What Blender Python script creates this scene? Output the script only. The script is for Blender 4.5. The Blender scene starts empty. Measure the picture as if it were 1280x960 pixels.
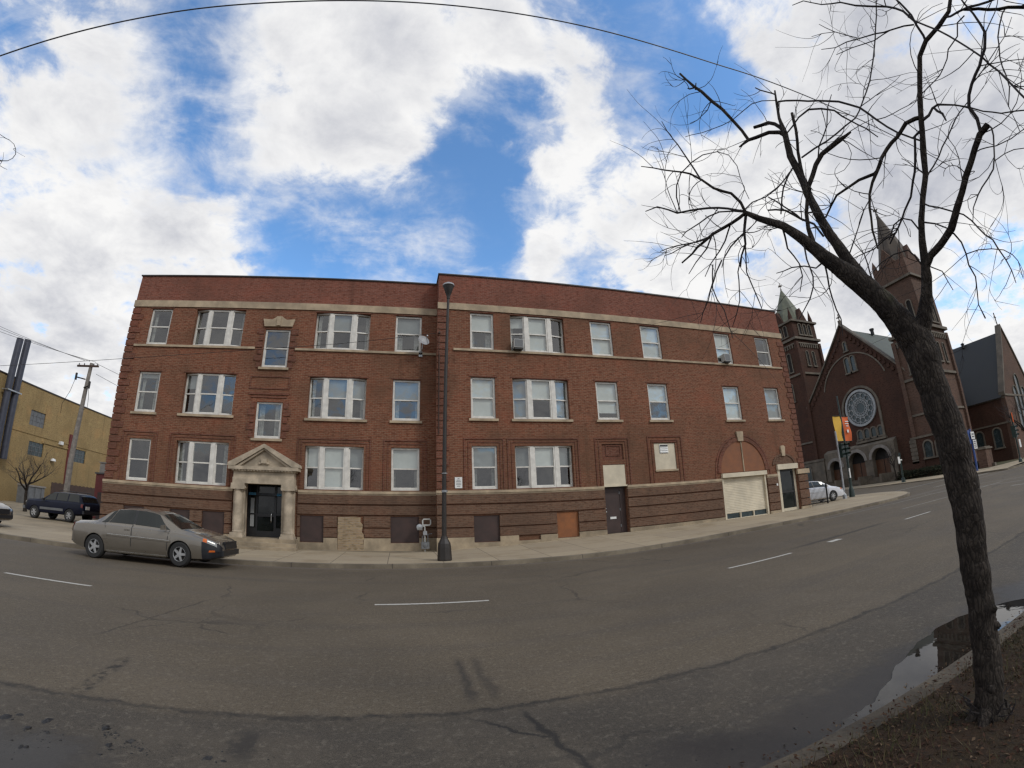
import bpy, bmesh, math, random
from math import sin, cos, pi, radians, sqrt, atan2, exp
from mathutils import Vector, Matrix, noise as mnoise
random.seed(7)
scene = bpy.context.scene
COL = scene.collection
ORG = {}

# ------------------------------------------------------------------ mesh helper
class MB:
    """collects faces in world (or local) coordinates and links them as ONE mesh object"""
    def __init__(s):
        s.v = []; s.f = []; s.mi = []; s.cur = 0; s.pc = 0; s.pi = []
    def add(s, vs, fs):
        b = len(s.v); s.v.extend([tuple(q) for q in vs])
        for f in fs: s.f.append(tuple(b + i for i in f)); s.mi.append(s.cur); s.pi.append(s.pc)
    def mark(s):
        """what is added from here on is a separate object of the same name"""
        s.pc += 1
    def pieces(s, *a, **k):
        out = []
        for p in sorted(set(s.pi)):
            q = MB(); ids = {}
            for f, mi, pi_ in zip(s.f, s.mi, s.pi):
                if pi_ != p: continue
                for i in f:
                    if i not in ids: ids[i] = len(q.v); q.v.append(s.v[i])
                q.f.append(tuple(ids[i] for i in f)); q.mi.append(mi); q.pi.append(0)
            out.append(q.build(*a, **k))
        return out
    def box(s, x0, x1, y0, y1, z0, z1):
        x0, x1 = min(x0, x1), max(x0, x1); y0, y1 = min(y0, y1), max(y0, y1); z0, z1 = min(z0, z1), max(z0, z1)
        s.add([(x0,y0,z0),(x1,y0,z0),(x1,y1,z0),(x0,y1,z0),(x0,y0,z1),(x1,y0,z1),(x1,y1,z1),(x0,y1,z1)],
              [(0,3,2,1),(4,5,6,7),(0,1,5,4),(1,2,6,5),(2,3,7,6),(3,0,4,7)])
    def hexa(s, lo, hi):
        s.add(list(lo) + list(hi), [(0,3,2,1),(4,5,6,7),(0,1,5,4),(1,2,6,5),(2,3,7,6),(3,0,4,7)])
    def quad(s, a, b, c, d): s.add([a,b,c,d], [(0,1,2,3)])
    def poly(s, pts): s.add(pts, [tuple(range(len(pts)))])
    def extrude(s, pts, vec):
        n = len(pts); vec = Vector(vec); p = [Vector(q) for q in pts]
        s.add(p + [q + vec for q in p], [tuple(range(n))[::-1], tuple(range(n, 2*n))] + [(i, (i+1) % n, n + (i+1) % n, n + i) for i in range(n)])
    def ring(s, inner, outer, vec):
        """band between two point lists of equal length (open), extruded by vec"""
        n = len(inner); vec = Vector(vec)
        a = [Vector(q) for q in inner]; b = [Vector(q) for q in outer]
        V = a + b + [q + vec for q in a] + [q + vec for q in b]
        F = []
        for i in range(n-1):
            F += [(i, i+1, n+i+1, n+i), (2*n+i, 3*n+i, 3*n+i+1, 2*n+i+1), (n+i, n+i+1, 3*n+i+1, 3*n+i), (i+1, i, 2*n+i, 2*n+i+1)]
        F += [(0, n, 3*n, 2*n), (n-1, 3*n-1, 4*n-1, 2*n-1)]
        s.add(V, F)
    def tube(s, pts, rad, n=8, cap=True, wob=0.0, seed=0):
        P = [Vector(p) for p in pts]; k = len(P)
        if k < 2: return
        if not isinstance(rad, (list, tuple)): rad = [rad]*k
        t = (P[1]-P[0]).normalized(); u = t.orthogonal().normalized()
        V = []
        for i in range(k):
            t2 = (P[min(i+1,k-1)] - P[max(i-1,0)])
            if t2.length < 1e-9: t2 = t
            t2 = t2.normalized(); u = (u - t2*u.dot(t2))
            if u.length < 1e-6: u = t2.orthogonal()
            u.normalize(); w = t2.cross(u); t = t2
            for j in range(n):
                a = 2*pi*j/n; d = u*cos(a) + w*sin(a); r = rad[i]
                if wob: r *= 1 + wob*mnoise.noise((P[i] + d*rad[i])*9 + Vector((seed,0,0))) + .5*wob*mnoise.noise((P[i] + d*rad[i])*27)
                V.append(P[i] + d*r)
        F = [(i*n+j, i*n+(j+1) % n, (i+1)*n+(j+1) % n, (i+1)*n+j) for i in range(k-1) for j in range(n)]
        if cap: F += [tuple(range(n))[::-1], tuple(range((k-1)*n, k*n))]
        s.add(V, F)
    def lathe(s, prof, c=(0,0,0), axis='z', n=20, a0=0.0, a1=2*pi):
        """prof: list of (radius, height)"""
        full = abs(a1-a0-2*pi) < 1e-6; m = n if full else n+1
        V = []; c = Vector(c)
        for r, h in prof:
            for j in range(m):
                a = a0 + (a1-a0)*j/n
                if axis == 'z': V.append(c + Vector((r*cos(a), r*sin(a), h)))
                elif axis == 'y': V.append(c + Vector((r*cos(a), h, r*sin(a))))
                else: V.append(c + Vector((h, r*cos(a), r*sin(a))))
        F = []
        for i in range(len(prof)-1):
            for j in range(m if full else m-1):
                F.append((i*m+j, i*m+(j+1) % m, (i+1)*m+(j+1) % m, (i+1)*m+j))
        s.add(V, F)
    def build(s, name, mats, parent=None, smooth=False, recalc=True, world=True):
        me = bpy.data.meshes.new(name)
        o = ORG.get(parent, (0,0,0)) if world else (0,0,0)
        me.from_pydata([(x-o[0], y-o[1], z-o[2]) for x, y, z in s.v], [], s.f)
        if not isinstance(mats, (list, tuple)): mats = [mats]
        for m in mats: me.materials.append(m)
        me.polygons.foreach_set('material_index', s.mi)
        if recalc:
            bm = bmesh.new(); bm.from_mesh(me); bmesh.ops.recalc_face_normals(bm, faces=bm.faces); bm.to_mesh(me); bm.free()
        if smooth:
            me.polygons.foreach_set('use_smooth', [True]*len(me.polygons))
            me.set_sharp_from_angle(angle=radians(38))
        me.update()
        ob = bpy.data.objects.new(name, me); COL.objects.link(ob)
        if parent is not None:
            ob.parent = parent; ORG[ob] = o
        return ob

def thing(name, label, cat, loc=(0,0,0), rz=0.0, group=None):
    o = bpy.data.objects.new(name, None); COL.objects.link(o)
    o.location = loc; o.rotation_euler = (0,0,rz); o.empty_display_size = .2
    o['label'] = label; o['category'] = cat
    if group: o['group'] = group
    ORG[o] = tuple(loc)
    return o
def tag(o, label, cat, group=None):
    o['label'] = label; o['category'] = cat
    if group: o['group'] = group
    return o
def kind(o, k): o['kind'] = k; return o
def dup(root, loc, rz, label, group=None):
    def cp(o, par):
        c = o.copy(); COL.objects.link(c)
        if par is not None: c.parent = par
        for ch in list(o.children): cp(ch, c)
        return c
    r = cp(root, None); r.location = loc; r.rotation_euler = (0,0,rz); r['label'] = label
    if group: r['group'] = group
    return r
def interp(x, P):
    if x <= P[0][0]: return P[0][1]
    for (a, b), (c, d) in zip(P, P[1:]):
        if x <= c: return b + (d-b)*(x-a)/(c-a)
    return P[-1][1]

# ------------------------------------------------------------------ materials
class NT:
    def __init__(s, name):
        s.m = bpy.data.materials.new(name); s.m.use_nodes = True; s.t = s.m.node_tree; s.t.nodes.clear()
        s.out = s.n('ShaderNodeOutputMaterial'); s.p = s.n('ShaderNodeBsdfPrincipled')
        s.t.links.new(s.p.outputs[0], s.out.inputs[0])
    def n(s, ty, **k):
        x = s.t.nodes.new(ty)
        for a, b in k.items(): setattr(x, a, b)
        return x
    def put(s, sock, val):
        if hasattr(val, 'default_value') or hasattr(val, 'is_output'): s.t.links.new(val, sock)
        else:
            if sock.type == 'RGBA' and len(val) == 3: val = (*val, 1)
            sock.default_value = val
    def pos(s): return s.n('ShaderNodeNewGeometry').outputs['Position']
    def obj(s): return s.n('ShaderNodeTexCoord').outputs['Object']
    def sep(s, v):
        x = s.n('ShaderNodeSeparateXYZ'); s.put(x.inputs[0], v); return x.outputs
    def comb(s, x=0., y=0., z=0.):
        c = s.n('ShaderNodeCombineXYZ')
        for i, q in enumerate((x, y, z)): s.put(c.inputs[i], q)
        return c.outputs[0]
    def math(s, op, a, b=0., c=None, clamp=False):
        x = s.n('ShaderNodeMath', operation=op, use_clamp=clamp); s.put(x.inputs[0], a); s.put(x.inputs[1], b)
        if c is not None: s.put(x.inputs[2], c)
        return x.outputs[0]
    def vmul(s, v, k):
        x = s.n('ShaderNodeVectorMath', operation='MULTIPLY'); s.put(x.inputs[0], v); s.put(x.inputs[1], k); return x.outputs[0]
    def vadd(s, v, k):
        x = s.n('ShaderNodeVectorMath', operation='ADD'); s.put(x.inputs[0], v); s.put(x.inputs[1], k); return x.outputs[0]
    def noise(s, v, scale, detail=4., rough=.55, dist=0., col=False):
        x = s.n('ShaderNodeTexNoise'); s.put(x.inputs['Vector'], v); x.inputs['Scale'].default_value = scale
        x.inputs['Detail'].default_value = detail; x.inputs['Roughness'].default_value = rough; x.inputs['Distortion'].default_value = dist
        return x.outputs['Color' if col else 'Fac']
    def voro(s, v, scale, feature='F1', out='Distance', rnd=1.):
        x = s.n('ShaderNodeTexVoronoi', feature=feature); s.put(x.inputs['Vector'], v); x.inputs['Scale'].default_value = scale
        x.inputs['Randomness'].default_value = rnd
        return x.outputs[out]
    def ss(s, v, lo, hi):
        x = s.n('ShaderNodeMapRange', interpolation_type='SMOOTHSTEP'); s.put(x.inputs[0], v)
        x.inputs[1].default_value = lo; x.inputs[2].default_value = hi
        return x.outputs[0]
    def lin(s, v, a, b, c, d):
        x = s.n('ShaderNodeMapRange'); s.put(x.inputs[0], v)
        for i, q in enumerate((a, b, c, d)): x.inputs[i+1].default_value = q
        return x.outputs[0]
    def mix(s, f, a, b, mode='MIX'):
        x = s.n('ShaderNodeMix', data_type='RGBA', blend_type=mode); s.put(x.inputs[0], f); s.put(x.inputs[6], a); s.put(x.inputs[7], b)
        return x.outputs[2]
    def bump(s, h, strength=.4, dist=.01):
        x = s.n('ShaderNodeBump'); s.put(x.inputs['Height'], h); x.inputs['Strength'].default_value = strength; x.inputs['Distance'].default_value = dist
        s.put(s.p.inputs['Normal'], x.outputs[0])
    def fin(s, col, rough=.8, metal=0., spec=None, coat=None):
        s.put(s.p.inputs['Base Color'], col); s.put(s.p.inputs['Roughness'], rough); s.put(s.p.inputs['Metallic'], metal)
        if spec is not None: s.put(s.p.inputs['Specular IOR Level'], spec)
        if coat is not None:
            s.p.inputs['Coat Weight'].default_value = coat; s.p.inputs['Coat Roughness'].default_value = .05
        return s.m

def plain(name, col, rough=.6, metal=0., var=.25, scale=3., spec=None, coat=None, world=False, bump=0.):
    """a painted/metal/stone surface with soft dirt and tone variation"""
    t = NT(name); v = t.pos() if world else t.obj()
    f = t.noise(v, scale, 5, .6); g = t.noise(v, scale*9, 3, .6)
    c = t.mix(t.ss(f, .3, .75), tuple(q*(1-var) for q in col), tuple(q*(1+var*.5) for q in col))
    c = t.mix(t.math('MULTIPLY', g, .35), c, tuple(q*(1-var) for q in col))
    if bump: t.bump(g, bump, .006)
    return t.fin(c, t.lin(f, .3, .7, max(rough-.08, .02), min(rough+.08, 1)), metal, spec, coat)

def brick_mat(name, ca, cb, mortar, dark, bw=.215, bh=.075, ms=.012, zdark=None, streak=.5):
    t = NT(name); P = t.pos(); x, y, z = t.sep(P)
    v = t.comb(t.math('ADD', x, y), z, 0.)
    b = t.n('ShaderNodeTexBrick'); t.put(b.inputs['Vector'], v); b.offset = .5
    t.put(b.inputs['Color1'], ca); t.put(b.inputs['Color2'], cb); t.put(b.inputs['Mortar'], mortar)
    b.inputs['Scale'].default_value = 1.; b.inputs['Mortar Size'].default_value = ms; b.inputs['Mortar Smooth'].default_value = .3
    b.inputs['Bias'].default_value = .1; b.inputs['Brick Width'].default_value = bw; b.inputs['Row Height'].default_value = bh
    c = b.outputs['Color']
    cell = t.noise(t.vmul(v, (1/bw*.5, 1/bh*.5, 1.)), 2.2, 1, .5)
    c = t.mix(t.math('MULTIPLY', t.ss(cell, .50, .68), .9), c, tuple(q*.55 for q in ca))
    rowv = t.noise(t.vmul(v, (.25, 1/bh*.5, 1.)), 1.6, 3, .7); c = t.mix(t.math('MULTIPLY', t.ss(rowv, .5, .72), .4), c, tuple(q*.7 for q in cb))
    ptc = t.noise(t.vadd(v, (7., 1., 0.)), 1.1, 6, .68); c = t.mix(t.math('MULTIPLY', t.ss(ptc, .57, .63), .38), c, (ca[0]*1.18, ca[1]*1.30, ca[2]*1.35))
    big = t.noise(v, .35, 5, .62); c = t.mix(t.math('MULTIPLY', t.ss(big, .42, .72), .70), c, dark)
    red = t.noise(t.vadd(v, (17., 3., 0.)), .5, 4, .6); c = t.mix(t.math('MULTIPLY', t.ss(red, .5, .75), .35), c, (ca[0]*1.25, ca[1]*1.0, ca[2]*.95))
    st = t.noise(t.vmul(v, (1.6, .12, 1.)), 1.3, 5, .65); c = t.mix(t.math('MULTIPLY', t.ss(st, .5, .8), streak), c, tuple(q*.55 for q in dark))
    sp = t.noise(v, 6., 4, .7); c = t.mix(t.math('MULTIPLY', t.ss(sp, .56, .8), .3), c, mortar)
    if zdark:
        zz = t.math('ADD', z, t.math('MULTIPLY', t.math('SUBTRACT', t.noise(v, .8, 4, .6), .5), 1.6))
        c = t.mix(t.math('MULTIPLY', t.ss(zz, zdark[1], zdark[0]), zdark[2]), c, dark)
    t.bump(t.math('SUBTRACT', t.math('MULTIPLY', sp, .4), b.outputs['Fac']), .5, .01)
    return t.fin(c, .88, 0., .25)

M = {}
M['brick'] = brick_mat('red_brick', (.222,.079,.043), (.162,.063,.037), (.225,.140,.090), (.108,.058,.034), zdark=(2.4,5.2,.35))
M['brick_top'] = brick_mat('parapet_brick', (.232,.078,.050), (.172,.062,.042), (.22,.12,.09), (.125,.054,.037))
M['brick_base'] = brick_mat('base_brick', (.158,.085,.053), (.118,.066,.043), (.15,.105,.075), (.085,.053,.037), streak=.4)
M['brick_trim'] = brick_mat('trim_brick', (.175,.064,.040), (.145,.056,.036), (.18,.105,.075), (.10,.046,.03))
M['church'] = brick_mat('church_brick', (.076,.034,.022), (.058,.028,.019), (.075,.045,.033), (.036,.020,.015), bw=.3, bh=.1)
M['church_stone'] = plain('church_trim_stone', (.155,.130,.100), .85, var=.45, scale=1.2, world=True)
M['lit_church_brick'] = brick_mat('lit_church_brick', (.132,.076,.054), (.104,.062,.046), (.12,.08,.06), (.066,.045,.034), bw=.3, bh=.1)  # church brick in a lighter tone, sunlight put into the colour
M['yellow'] = brick_mat('yellow_brick', (.375,.262,.112), (.30,.21,.095), (.32,.235,.125), (.22,.155,.07), zdark=(2.,8.,.5), streak=.6)
M['redpaint'] = plain('red_painted_brick', (.14,.03,.028), .8, world=True)
M['stone'] = plain('limestone', (.44,.345,.235), .85, var=.4, scale=1.6, world=True, bump=.25)
M['portal'] = plain('portal_limestone', (.47,.39,.29), .85, var=.45, scale=1.8, world=True, bump=.3)
M['foundation'] = plain('foundation_concrete', (.37,.295,.20), .9, var=.5, scale=1.1, world=True, bump=.4)
M['patch'] = brick_mat('patched_common_brick', (.36,.27,.16), (.30,.22,.14), (.30,.25,.19), (.20,.14,.09), bw=.26, bh=.1)
M['white'] = plain('white_window_paint', (.68,.655,.60), .5, var=.2, scale=4., world=True)
M['cream'] = plain('cream_painted_board', (.60,.53,.40), .6, var=.22, scale=1.5, world=True)
M['curtain'] = plain('net_curtain', (.40,.39,.36), .9, var=.5, scale=9., world=True)
M['blind'] = plain('window_blind', (.74,.74,.71), .8, var=.12, scale=2., world=True)
M['blindgrey'] = plain('grey_window_shade', (.30,.31,.31), .85, var=.15, scale=2., world=True)
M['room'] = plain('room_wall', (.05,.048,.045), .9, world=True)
M['panel'] = plain('brown_board', (.052,.030,.026), .7, var=.4, scale=2.2, world=True)
M['orange'] = plain('orange_board', (.245,.088,.028), .7, var=.3, world=True)
M['archboard'] = plain('arch_board', (.215,.082,.034), .7, var=.2, world=True)
M['door'] = plain('brown_door_paint', (.050,.028,.024), .5, var=.35, scale=2., world=True)
M['black'] = plain('black_paint', (.014,.014,.015), .45, var=.3)
M['coping'] = plain('dark_coping_metal', (.055,.05,.048), .5, .4, world=True)
M['roofing'] = plain('flat_roofing', (.08,.08,.08), .95, world=True)
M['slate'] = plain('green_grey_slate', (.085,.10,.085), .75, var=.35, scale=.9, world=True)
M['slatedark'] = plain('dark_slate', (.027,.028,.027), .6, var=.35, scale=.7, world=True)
M['spire'] = plain('verdigris_spire', (.16,.17,.12), .75, var=.4, scale=.9, world=True)
M['tallspire'] = plain('weathered_stone_spire', (.098,.078,.060), .85, var=.4, scale=.9, world=True)
M['tracery'] = plain('weathered_tracery', (.34,.355,.36), .8, var=.25, scale=2., world=True)
M['churchglass'] = plain('church_leaded_glass', (.035,.055,.06), .25, var=.4, scale=2., world=True)
M['wood'] = plain('church_door_wood', (.10,.042,.018), .6, var=.3, world=True)
M['dark'] = plain('deep_shadow_gap', (.012,.011,.010), .9)
M['metal'] = plain('galvanised_metal', (.42,.43,.44), .42, .7, var=.3)
M['greyplastic'] = plain('grey_plastic', (.45,.45,.43), .5, var=.2)
M['dishgrey'] = plain('dish_grey', (.36,.36,.37), .5, var=.2)
M['polewood'] = plain('weathered_pole_wood', (.24,.215,.19), .9, var=.4, scale=4.)
M['duct'] = plain('blue_grey_duct', (.050,.054,.075), .5, .2, world=True)
M['fencewood'] = plain('brown_fence', (.07,.042,.032), .85, var=.35, world=True)
M['greysteel'] = plain('grey_steel', (.16,.165,.17), .6, .2)
M['greenpole'] = plain('dark_green_paint', (.012,.030,.024), .4, var=.3)
M['blackpole'] = plain('dark_brown_pole_paint', (.022,.017,.014), .55, var=.3)
M['yellowcloth'] = plain('yellow_banner_cloth', (.62,.37,.05), .85, var=.12)
M['orangecloth'] = plain('orange_banner_cloth', (.60,.12,.03), .85, var=.15)
M['sign'] = plain('white_sign', (.70,.70,.68), .5, var=.08)
M['signtext'] = plain('sign_print', (.12,.12,.13), .6)
M['bluepaint'] = plain('blue_post_paint', (.035,.075,.24), .45, var=.2)
M['bluenote'] = plain('light_blue_paper', (.10,.33,.50), .8)
M['tyre'] = plain('tyre_rubber', (.018,.018,.018), .8)
M['rim'] = plain('alloy_rim', (.42,.42,.42), .45, .8, var=.15)
M['silver'] = plain('champagne_car_paint', (.160,.140,.113), .30, .45, var=.03, scale=1.5, coat=1.0)
M['bra'] = plain('black_vinyl_cover', (.012,.013,.017), .45)
M['navy'] = plain('navy_car_paint', (.004,.006,.018), .35, .0, var=.1, spec=.22)
M['navylow'] = plain('dark_lower_trim', (.016,.017,.022), .55)
M['whitecar'] = plain('white_car_paint', (.62,.63,.66), .3, .0, var=.05, coat=.6)
M['carglass'] = plain('car_window_glass', (.012,.015,.014), .05, var=.1, spec=.45)
M['tail'] = plain('red_tail_lens', (.16,.010,.008), .15)
M['amber'] = plain('amber_lens', (.60,.13,.02), .2)
M['lens'] = plain('clear_headlight_lens', (.30,.30,.29), .15, .1)
M['chrome'] = plain('chrome_trim', (.60,.60,.58), .25, .9, var=.1)
M['plaster'] = plain('grey_roof_block', (.24,.22,.20), .9, world=True)

def glass_mat():
    m = bpy.data.materials.new('window_glass'); m.use_nodes = True; t = m.node_tree; t.nodes.clear()
    o = t.nodes.new('ShaderNodeOutputMaterial'); mx = t.nodes.new('ShaderNodeMixShader')
    tr = t.nodes.new('ShaderNodeBsdfTransparent'); gl = t.nodes.new('ShaderNodeBsdfGlossy'); lw = t.nodes.new('ShaderNodeLayerWeight'); lw.inputs[0].default_value = .5; fr = t.nodes.new('ShaderNodeMapRange'); pw = t.nodes.new('ShaderNodeMath'); pw.operation = 'POWER'; pw.inputs[1].default_value = 3.5; fr.inputs[3].default_value = .14; fr.inputs[4].default_value = .95
    tr.inputs[0].default_value = (.80,.84,.83,1); gl.inputs['Roughness'].default_value = .015; t.links.new(lw.outputs['Facing'], pw.inputs[0]); t.links.new(pw.outputs[0], fr.inputs[0])
    g = t.nodes.new('ShaderNodeNewGeometry'); no = t.nodes.new('ShaderNodeTexNoise'); no.inputs['Scale'].default_value = 1.7; no.inputs['Detail'].default_value = 1.
    bp = t.nodes.new('ShaderNodeBump'); bp.inputs['Strength'].default_value = .12; bp.inputs['Distance'].default_value = .05
    t.links.new(g.outputs['Position'], no.inputs['Vector']); t.links.new(no.outputs[0], bp.inputs['Height']); t.links.new(bp.outputs[0], gl.inputs['Normal'])
    t.links.new(fr.outputs[0], mx.inputs[0]); t.links.new(tr.outputs[0], mx.inputs[1]); t.links.new(gl.outputs[0], mx.inputs[2]); t.links.new(mx.outputs[0], o.inputs[0])
    return m
M['glass'] = glass_mat()

def asphalt_mat():
    t = NT('asphalt'); P = t.pos(); x, y, z = t.sep(P)
    v = t.comb(x, y, 0.)
    big = t.noise(v, .25, 5, .6); lane = t.noise(t.vmul(v, (.06, 1.3, 1.)), 1.1, 4, .6); fine = t.noise(v, 55., 3, .7); grit = t.noise(v, 260., 2, .6)
    c = t.mix(t.ss(big, .3, .72), (.078,.060,.039), (.112,.086,.055))
    c = t.mix(t.math('MULTIPLY', t.ss(lane, .45, .75), .5), c, (.058,.048,.039))
    med = t.noise(v, 2.6, 5, .65); c = t.mix(t.math('MULTIPLY', t.ss(med, .52, .72), .35), c, (.120,.098,.074))
    # the near strip beyond the long seam is damp paving plus painted lens vignetting
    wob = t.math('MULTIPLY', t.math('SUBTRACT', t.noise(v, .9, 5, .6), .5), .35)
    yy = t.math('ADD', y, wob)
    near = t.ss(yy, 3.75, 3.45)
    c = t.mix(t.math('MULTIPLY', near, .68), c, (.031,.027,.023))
    c = t.mix(t.math('MULTIPLY', t.ss(fine, .46, .62), .62), c, t.mix(.5, c, (.012,.010,.008)))
    c = t.mix(t.math('MULTIPLY', t.ss(grit, .53, .66), .75), c, t.mix(.45, c, (.36,.31,.24)))
    coarse = t.noise(v, 34., 2, .8); c = t.mix(t.math('MULTIPLY', t.ss(coarse, .50, .62), .75), c, t.mix(.5, c, (.02,.017,.014)))
    pale = t.noise(t.vadd(v, (4., 7., 0.)), 130., 2, .6); c = t.mix(t.math('MULTIPLY', t.ss(pale, .60, .70), .5), c, t.mix(.4, c, (.40,.35,.27)))
    co2 = t.noise(t.vadd(v, (1., 5., 0.)), 15., 5, .8); c = t.mix(t.math('MULTIPLY', t.ss(co2, .52, .64), .5), c, t.mix(.35, c, (.34,.29,.22)))
    patch = t.ss(t.noise(t.vadd(v, (31., 2., 0.)), .7, 6, .62), .50, .60); c = t.mix(t.math('MULTIPLY', patch, .28), c, t.mix(.5, c, (.15,.12,.085)))
    # wet dark band in the gutter
    wob2 = t.math('MULTIPLY', t.math('SUBTRACT', t.noise(v, 1.6, 6, .65), .5), 1.1)
    wet = t.math('MULTIPLY', t.ss(t.math('ADD', y, wob2), 2.80, 2.35), t.ss(t.math('ADD', x, wob2), .7, 1.8))
    wetl = t.math('MULTIPLY', t.ss(t.math('ADD', y, wob2), 3.15, 2.75), t.ss(t.math('ADD', x, wob2), -1.7, -2.3))
    wet = t.math('MAXIMUM', wet, wetl)
    c = t.mix(t.math('MULTIPLY', wet, .8), c, (.018,.016,.015))
    # long seam, its forked branches and fine cracks
    jit = t.math('MULTIPLY', t.math('SUBTRACT', t.noise(v, 3.2, 9, .78), .5), .34)
    seam = t.math('ABSOLUTE', t.math('SUBTRACT', t.math('ADD', y, jit), 3.62))
    sm = t.math('MULTIPLY', t.ss(seam, .060, .008), t.lin(t.noise(v, 5., 4, .7), .35, .65, .35, 1.))
    def br(a, b, k, w):   # a line a*x+b*y=k with jitter
        return t.ss(t.math('ABSOLUTE', t.math('SUBTRACT', t.math('ADD', t.math('ADD', t.math('MULTIPLY', x, a), t.math('MULTIPLY', y, b)), t.math('MULTIPLY', jit, .8)), k)), w, w*.2)
    def win(s, lo, hi, e=.15): return t.math('MULTIPLY', t.ss(s, lo-e, lo+e), t.ss(s, hi+e, hi-e))
    cr = t.math('MULTIPLY', br(1., .17, 1.48, .045), win(y, 2.2, 3.5)); cr = t.math('MAXIMUM', cr, t.math('MULTIPLY', br(.73, .68, 2.73, .03), win(y, 2.95, 3.45)))
    cr2 = t.math('MULTIPLY', t.math('MULTIPLY', br(1., .10, -2.33, .11), t.ss(t.noise(v, 9., 5, .7), .42, .60)), win(y, 3.65, 4.7))
    cr3 = t.math('MULTIPLY', br(1., -.12, -4.24, .03), win(y, 5.4, 8.1))
    sm = t.math('MAXIMUM', t.math('MAXIMUM', sm, cr), t.math('MAXIMUM', cr2, t.math('MULTIPLY', cr3, .7)))
    vc = t.voro(t.vadd(v, t.vmul(t.noise(v, 1.2, 4, .6, col=True), (.9, .9, 0.))), .22, 'DISTANCE_TO_EDGE')
    sm = t.math('MAXIMUM', sm, t.math('MULTIPLY', t.ss(vc, .008, .002), t.math('MULTIPLY', t.ss(t.noise(v, .4, 3), .48, .62), .6)))
    c = t.mix(t.math('MULTIPLY', sm, .88), c, (.020,.018,.016))
    # tyre scuffs and a long sealed strip by the far lane
    sc = t.math('MULTIPLY', win(y, 3.85, 4.95, .15), t.math('MAXIMUM', win(t.math('ADD', x, jit), .53, .60, .05), win(t.math('ADD', x, jit), .73, .78, .06)))
    sc = t.math('MAXIMUM', sc, t.math('MULTIPLY', win(y, 2.95, 3.35, .12), win(t.math('ADD', x, t.math('MULTIPLY', jit, 2.)), -1.15, -1.02, .06)))
    c = t.mix(t.math('MULTIPLY', sc, .85), c, (.030,.026,.022))
    lc = t.math('MULTIPLY', win(t.math('ADD', t.math('ADD', y, jit), t.math('MULTIPLY', x, -.0)), 8.55, 8.75, .1), win(x, 9.3, 13.4, .8))
    c = t.mix(t.math('MULTIPLY', lc, .75), c, (.024,.022,.020))
    gut = t.ss(t.math('ADD', y, t.math('MULTIPLY', jit, 1.)), 13.55, 14.15); gut = t.math('MULTIPLY', gut, t.ss(y, 14.6, 14.3))
    c = t.mix(t.math('MULTIPLY', gut, .45), c, (.15,.125,.10))
    t.bump(t.math('SUBTRACT', t.math('ADD', t.math('MULTIPLY', fine, .5), t.math('MULTIPLY', grit, .5)), t.math('MULTIPLY', sm, 1.5)), .35, .006)
    r = t.math('SUBTRACT', t.lin(big, .3, .7, .72, .86), t.math('MULTIPLY', wet, .42))
    return t.fin(c, r, 0., .35)
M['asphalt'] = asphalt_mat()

def concrete_mat():
    t = NT('sidewalk_concrete'); P = t.pos(); x, y, z = t.sep(P); v = t.comb(x, y, 0.)
    b = t.n('ShaderNodeTexBrick'); t.put(b.inputs['Vector'], t.vadd(v, (.35, .62, 0.))); b.offset = 0.
    b.inputs['Scale'].default_value = 1.; b.inputs['Mortar Size'].default_value = .012; b.inputs['Brick Width'].default_value = 1.72; b.inputs['Row Height'].default_value = 1.45
    t.put(b.inputs['Color1'], (.385,.315,.215)); t.put(b.inputs['Color2'], (.325,.265,.185)); t.put(b.inputs['Mortar'], (.075,.06,.045)); b.inputs['Mortar Smooth'].default_value = .4
    c = b.outputs['Color']
    a = t.noise(v, .55, 5, .62); c = t.mix(t.math('MULTIPLY', t.ss(a, .48, .72), .6), c, (.215,.16,.090))
    d = t.noise(v, 4., 5, .65); c = t.mix(t.math('MULTIPLY', t.ss(d, .5, .75), .35), c, (.45,.38,.28))
    g = t.noise(v, 90., 3, .6); c = t.mix(t.math('MULTIPLY', g, .25), c, (.15,.12,.09))
    t.bump(t.math('SUBTRACT', g, b.outputs['Fac']), .3, .006)
    return t.fin(c, .9, 0., .25)
M['concrete'] = concrete_mat()
def kerb_mat():
    t = NT('kerb_concrete'); v = t.pos(); a = t.noise(v, .9, 5, .65); g = t.noise(v, 30., 4, .6)
    x, y, z = t.sep(v)
    j = t.math('PINGPONG', t.math('ADD', x, .2), 1.5)
    c = t.mix(t.ss(a, .35, .7), (.12,.10,.075), (.22,.185,.135)); c = t.mix(t.math('MULTIPLY', t.ss(g, .5, .7), .4), c, (.09,.075,.06))
    c = t.mix(t.math('MULTIPLY', t.ss(j, .02, .006), .8), c, (.05,.042,.035))
    t.bump(g, .4, .008)
    return t.fin(c, .9, 0., .25)
M['kerb'] = kerb_mat()
def nearkerb():
    t = NT('dirty_kerb'); v = t.pos(); a = t.noise(v, 1.4, 5, .65); g = t.noise(v, 34., 4, .65)
    c = t.mix(t.ss(a, .35, .7), (.065,.053,.040), (.115,.095,.070)); c = t.mix(t.math('MULTIPLY', t.ss(g, .48, .7), .5), c, (.030,.025,.020))
    t.bump(g, .6, .01)
    return t.fin(c, .9, 0., .25)
M['nearkerb'] = nearkerb()
def soil_mat():
    t = NT('parkway_soil'); v = t.pos(); a = t.noise(v, 1.3, 5, .65); g = t.noise(v, 26., 5, .7)
    c = t.mix(t.ss(a, .4, .65), (.038,.022,.013), (.037,.028,.015)); c = t.mix(t.ss(g, .45, .7), c, (.024,.017,.012))
    t.bump(g, .9, .03)
    return t.fin(c, .95, 0., .2)
M['soil'] = soil_mat()
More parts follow.
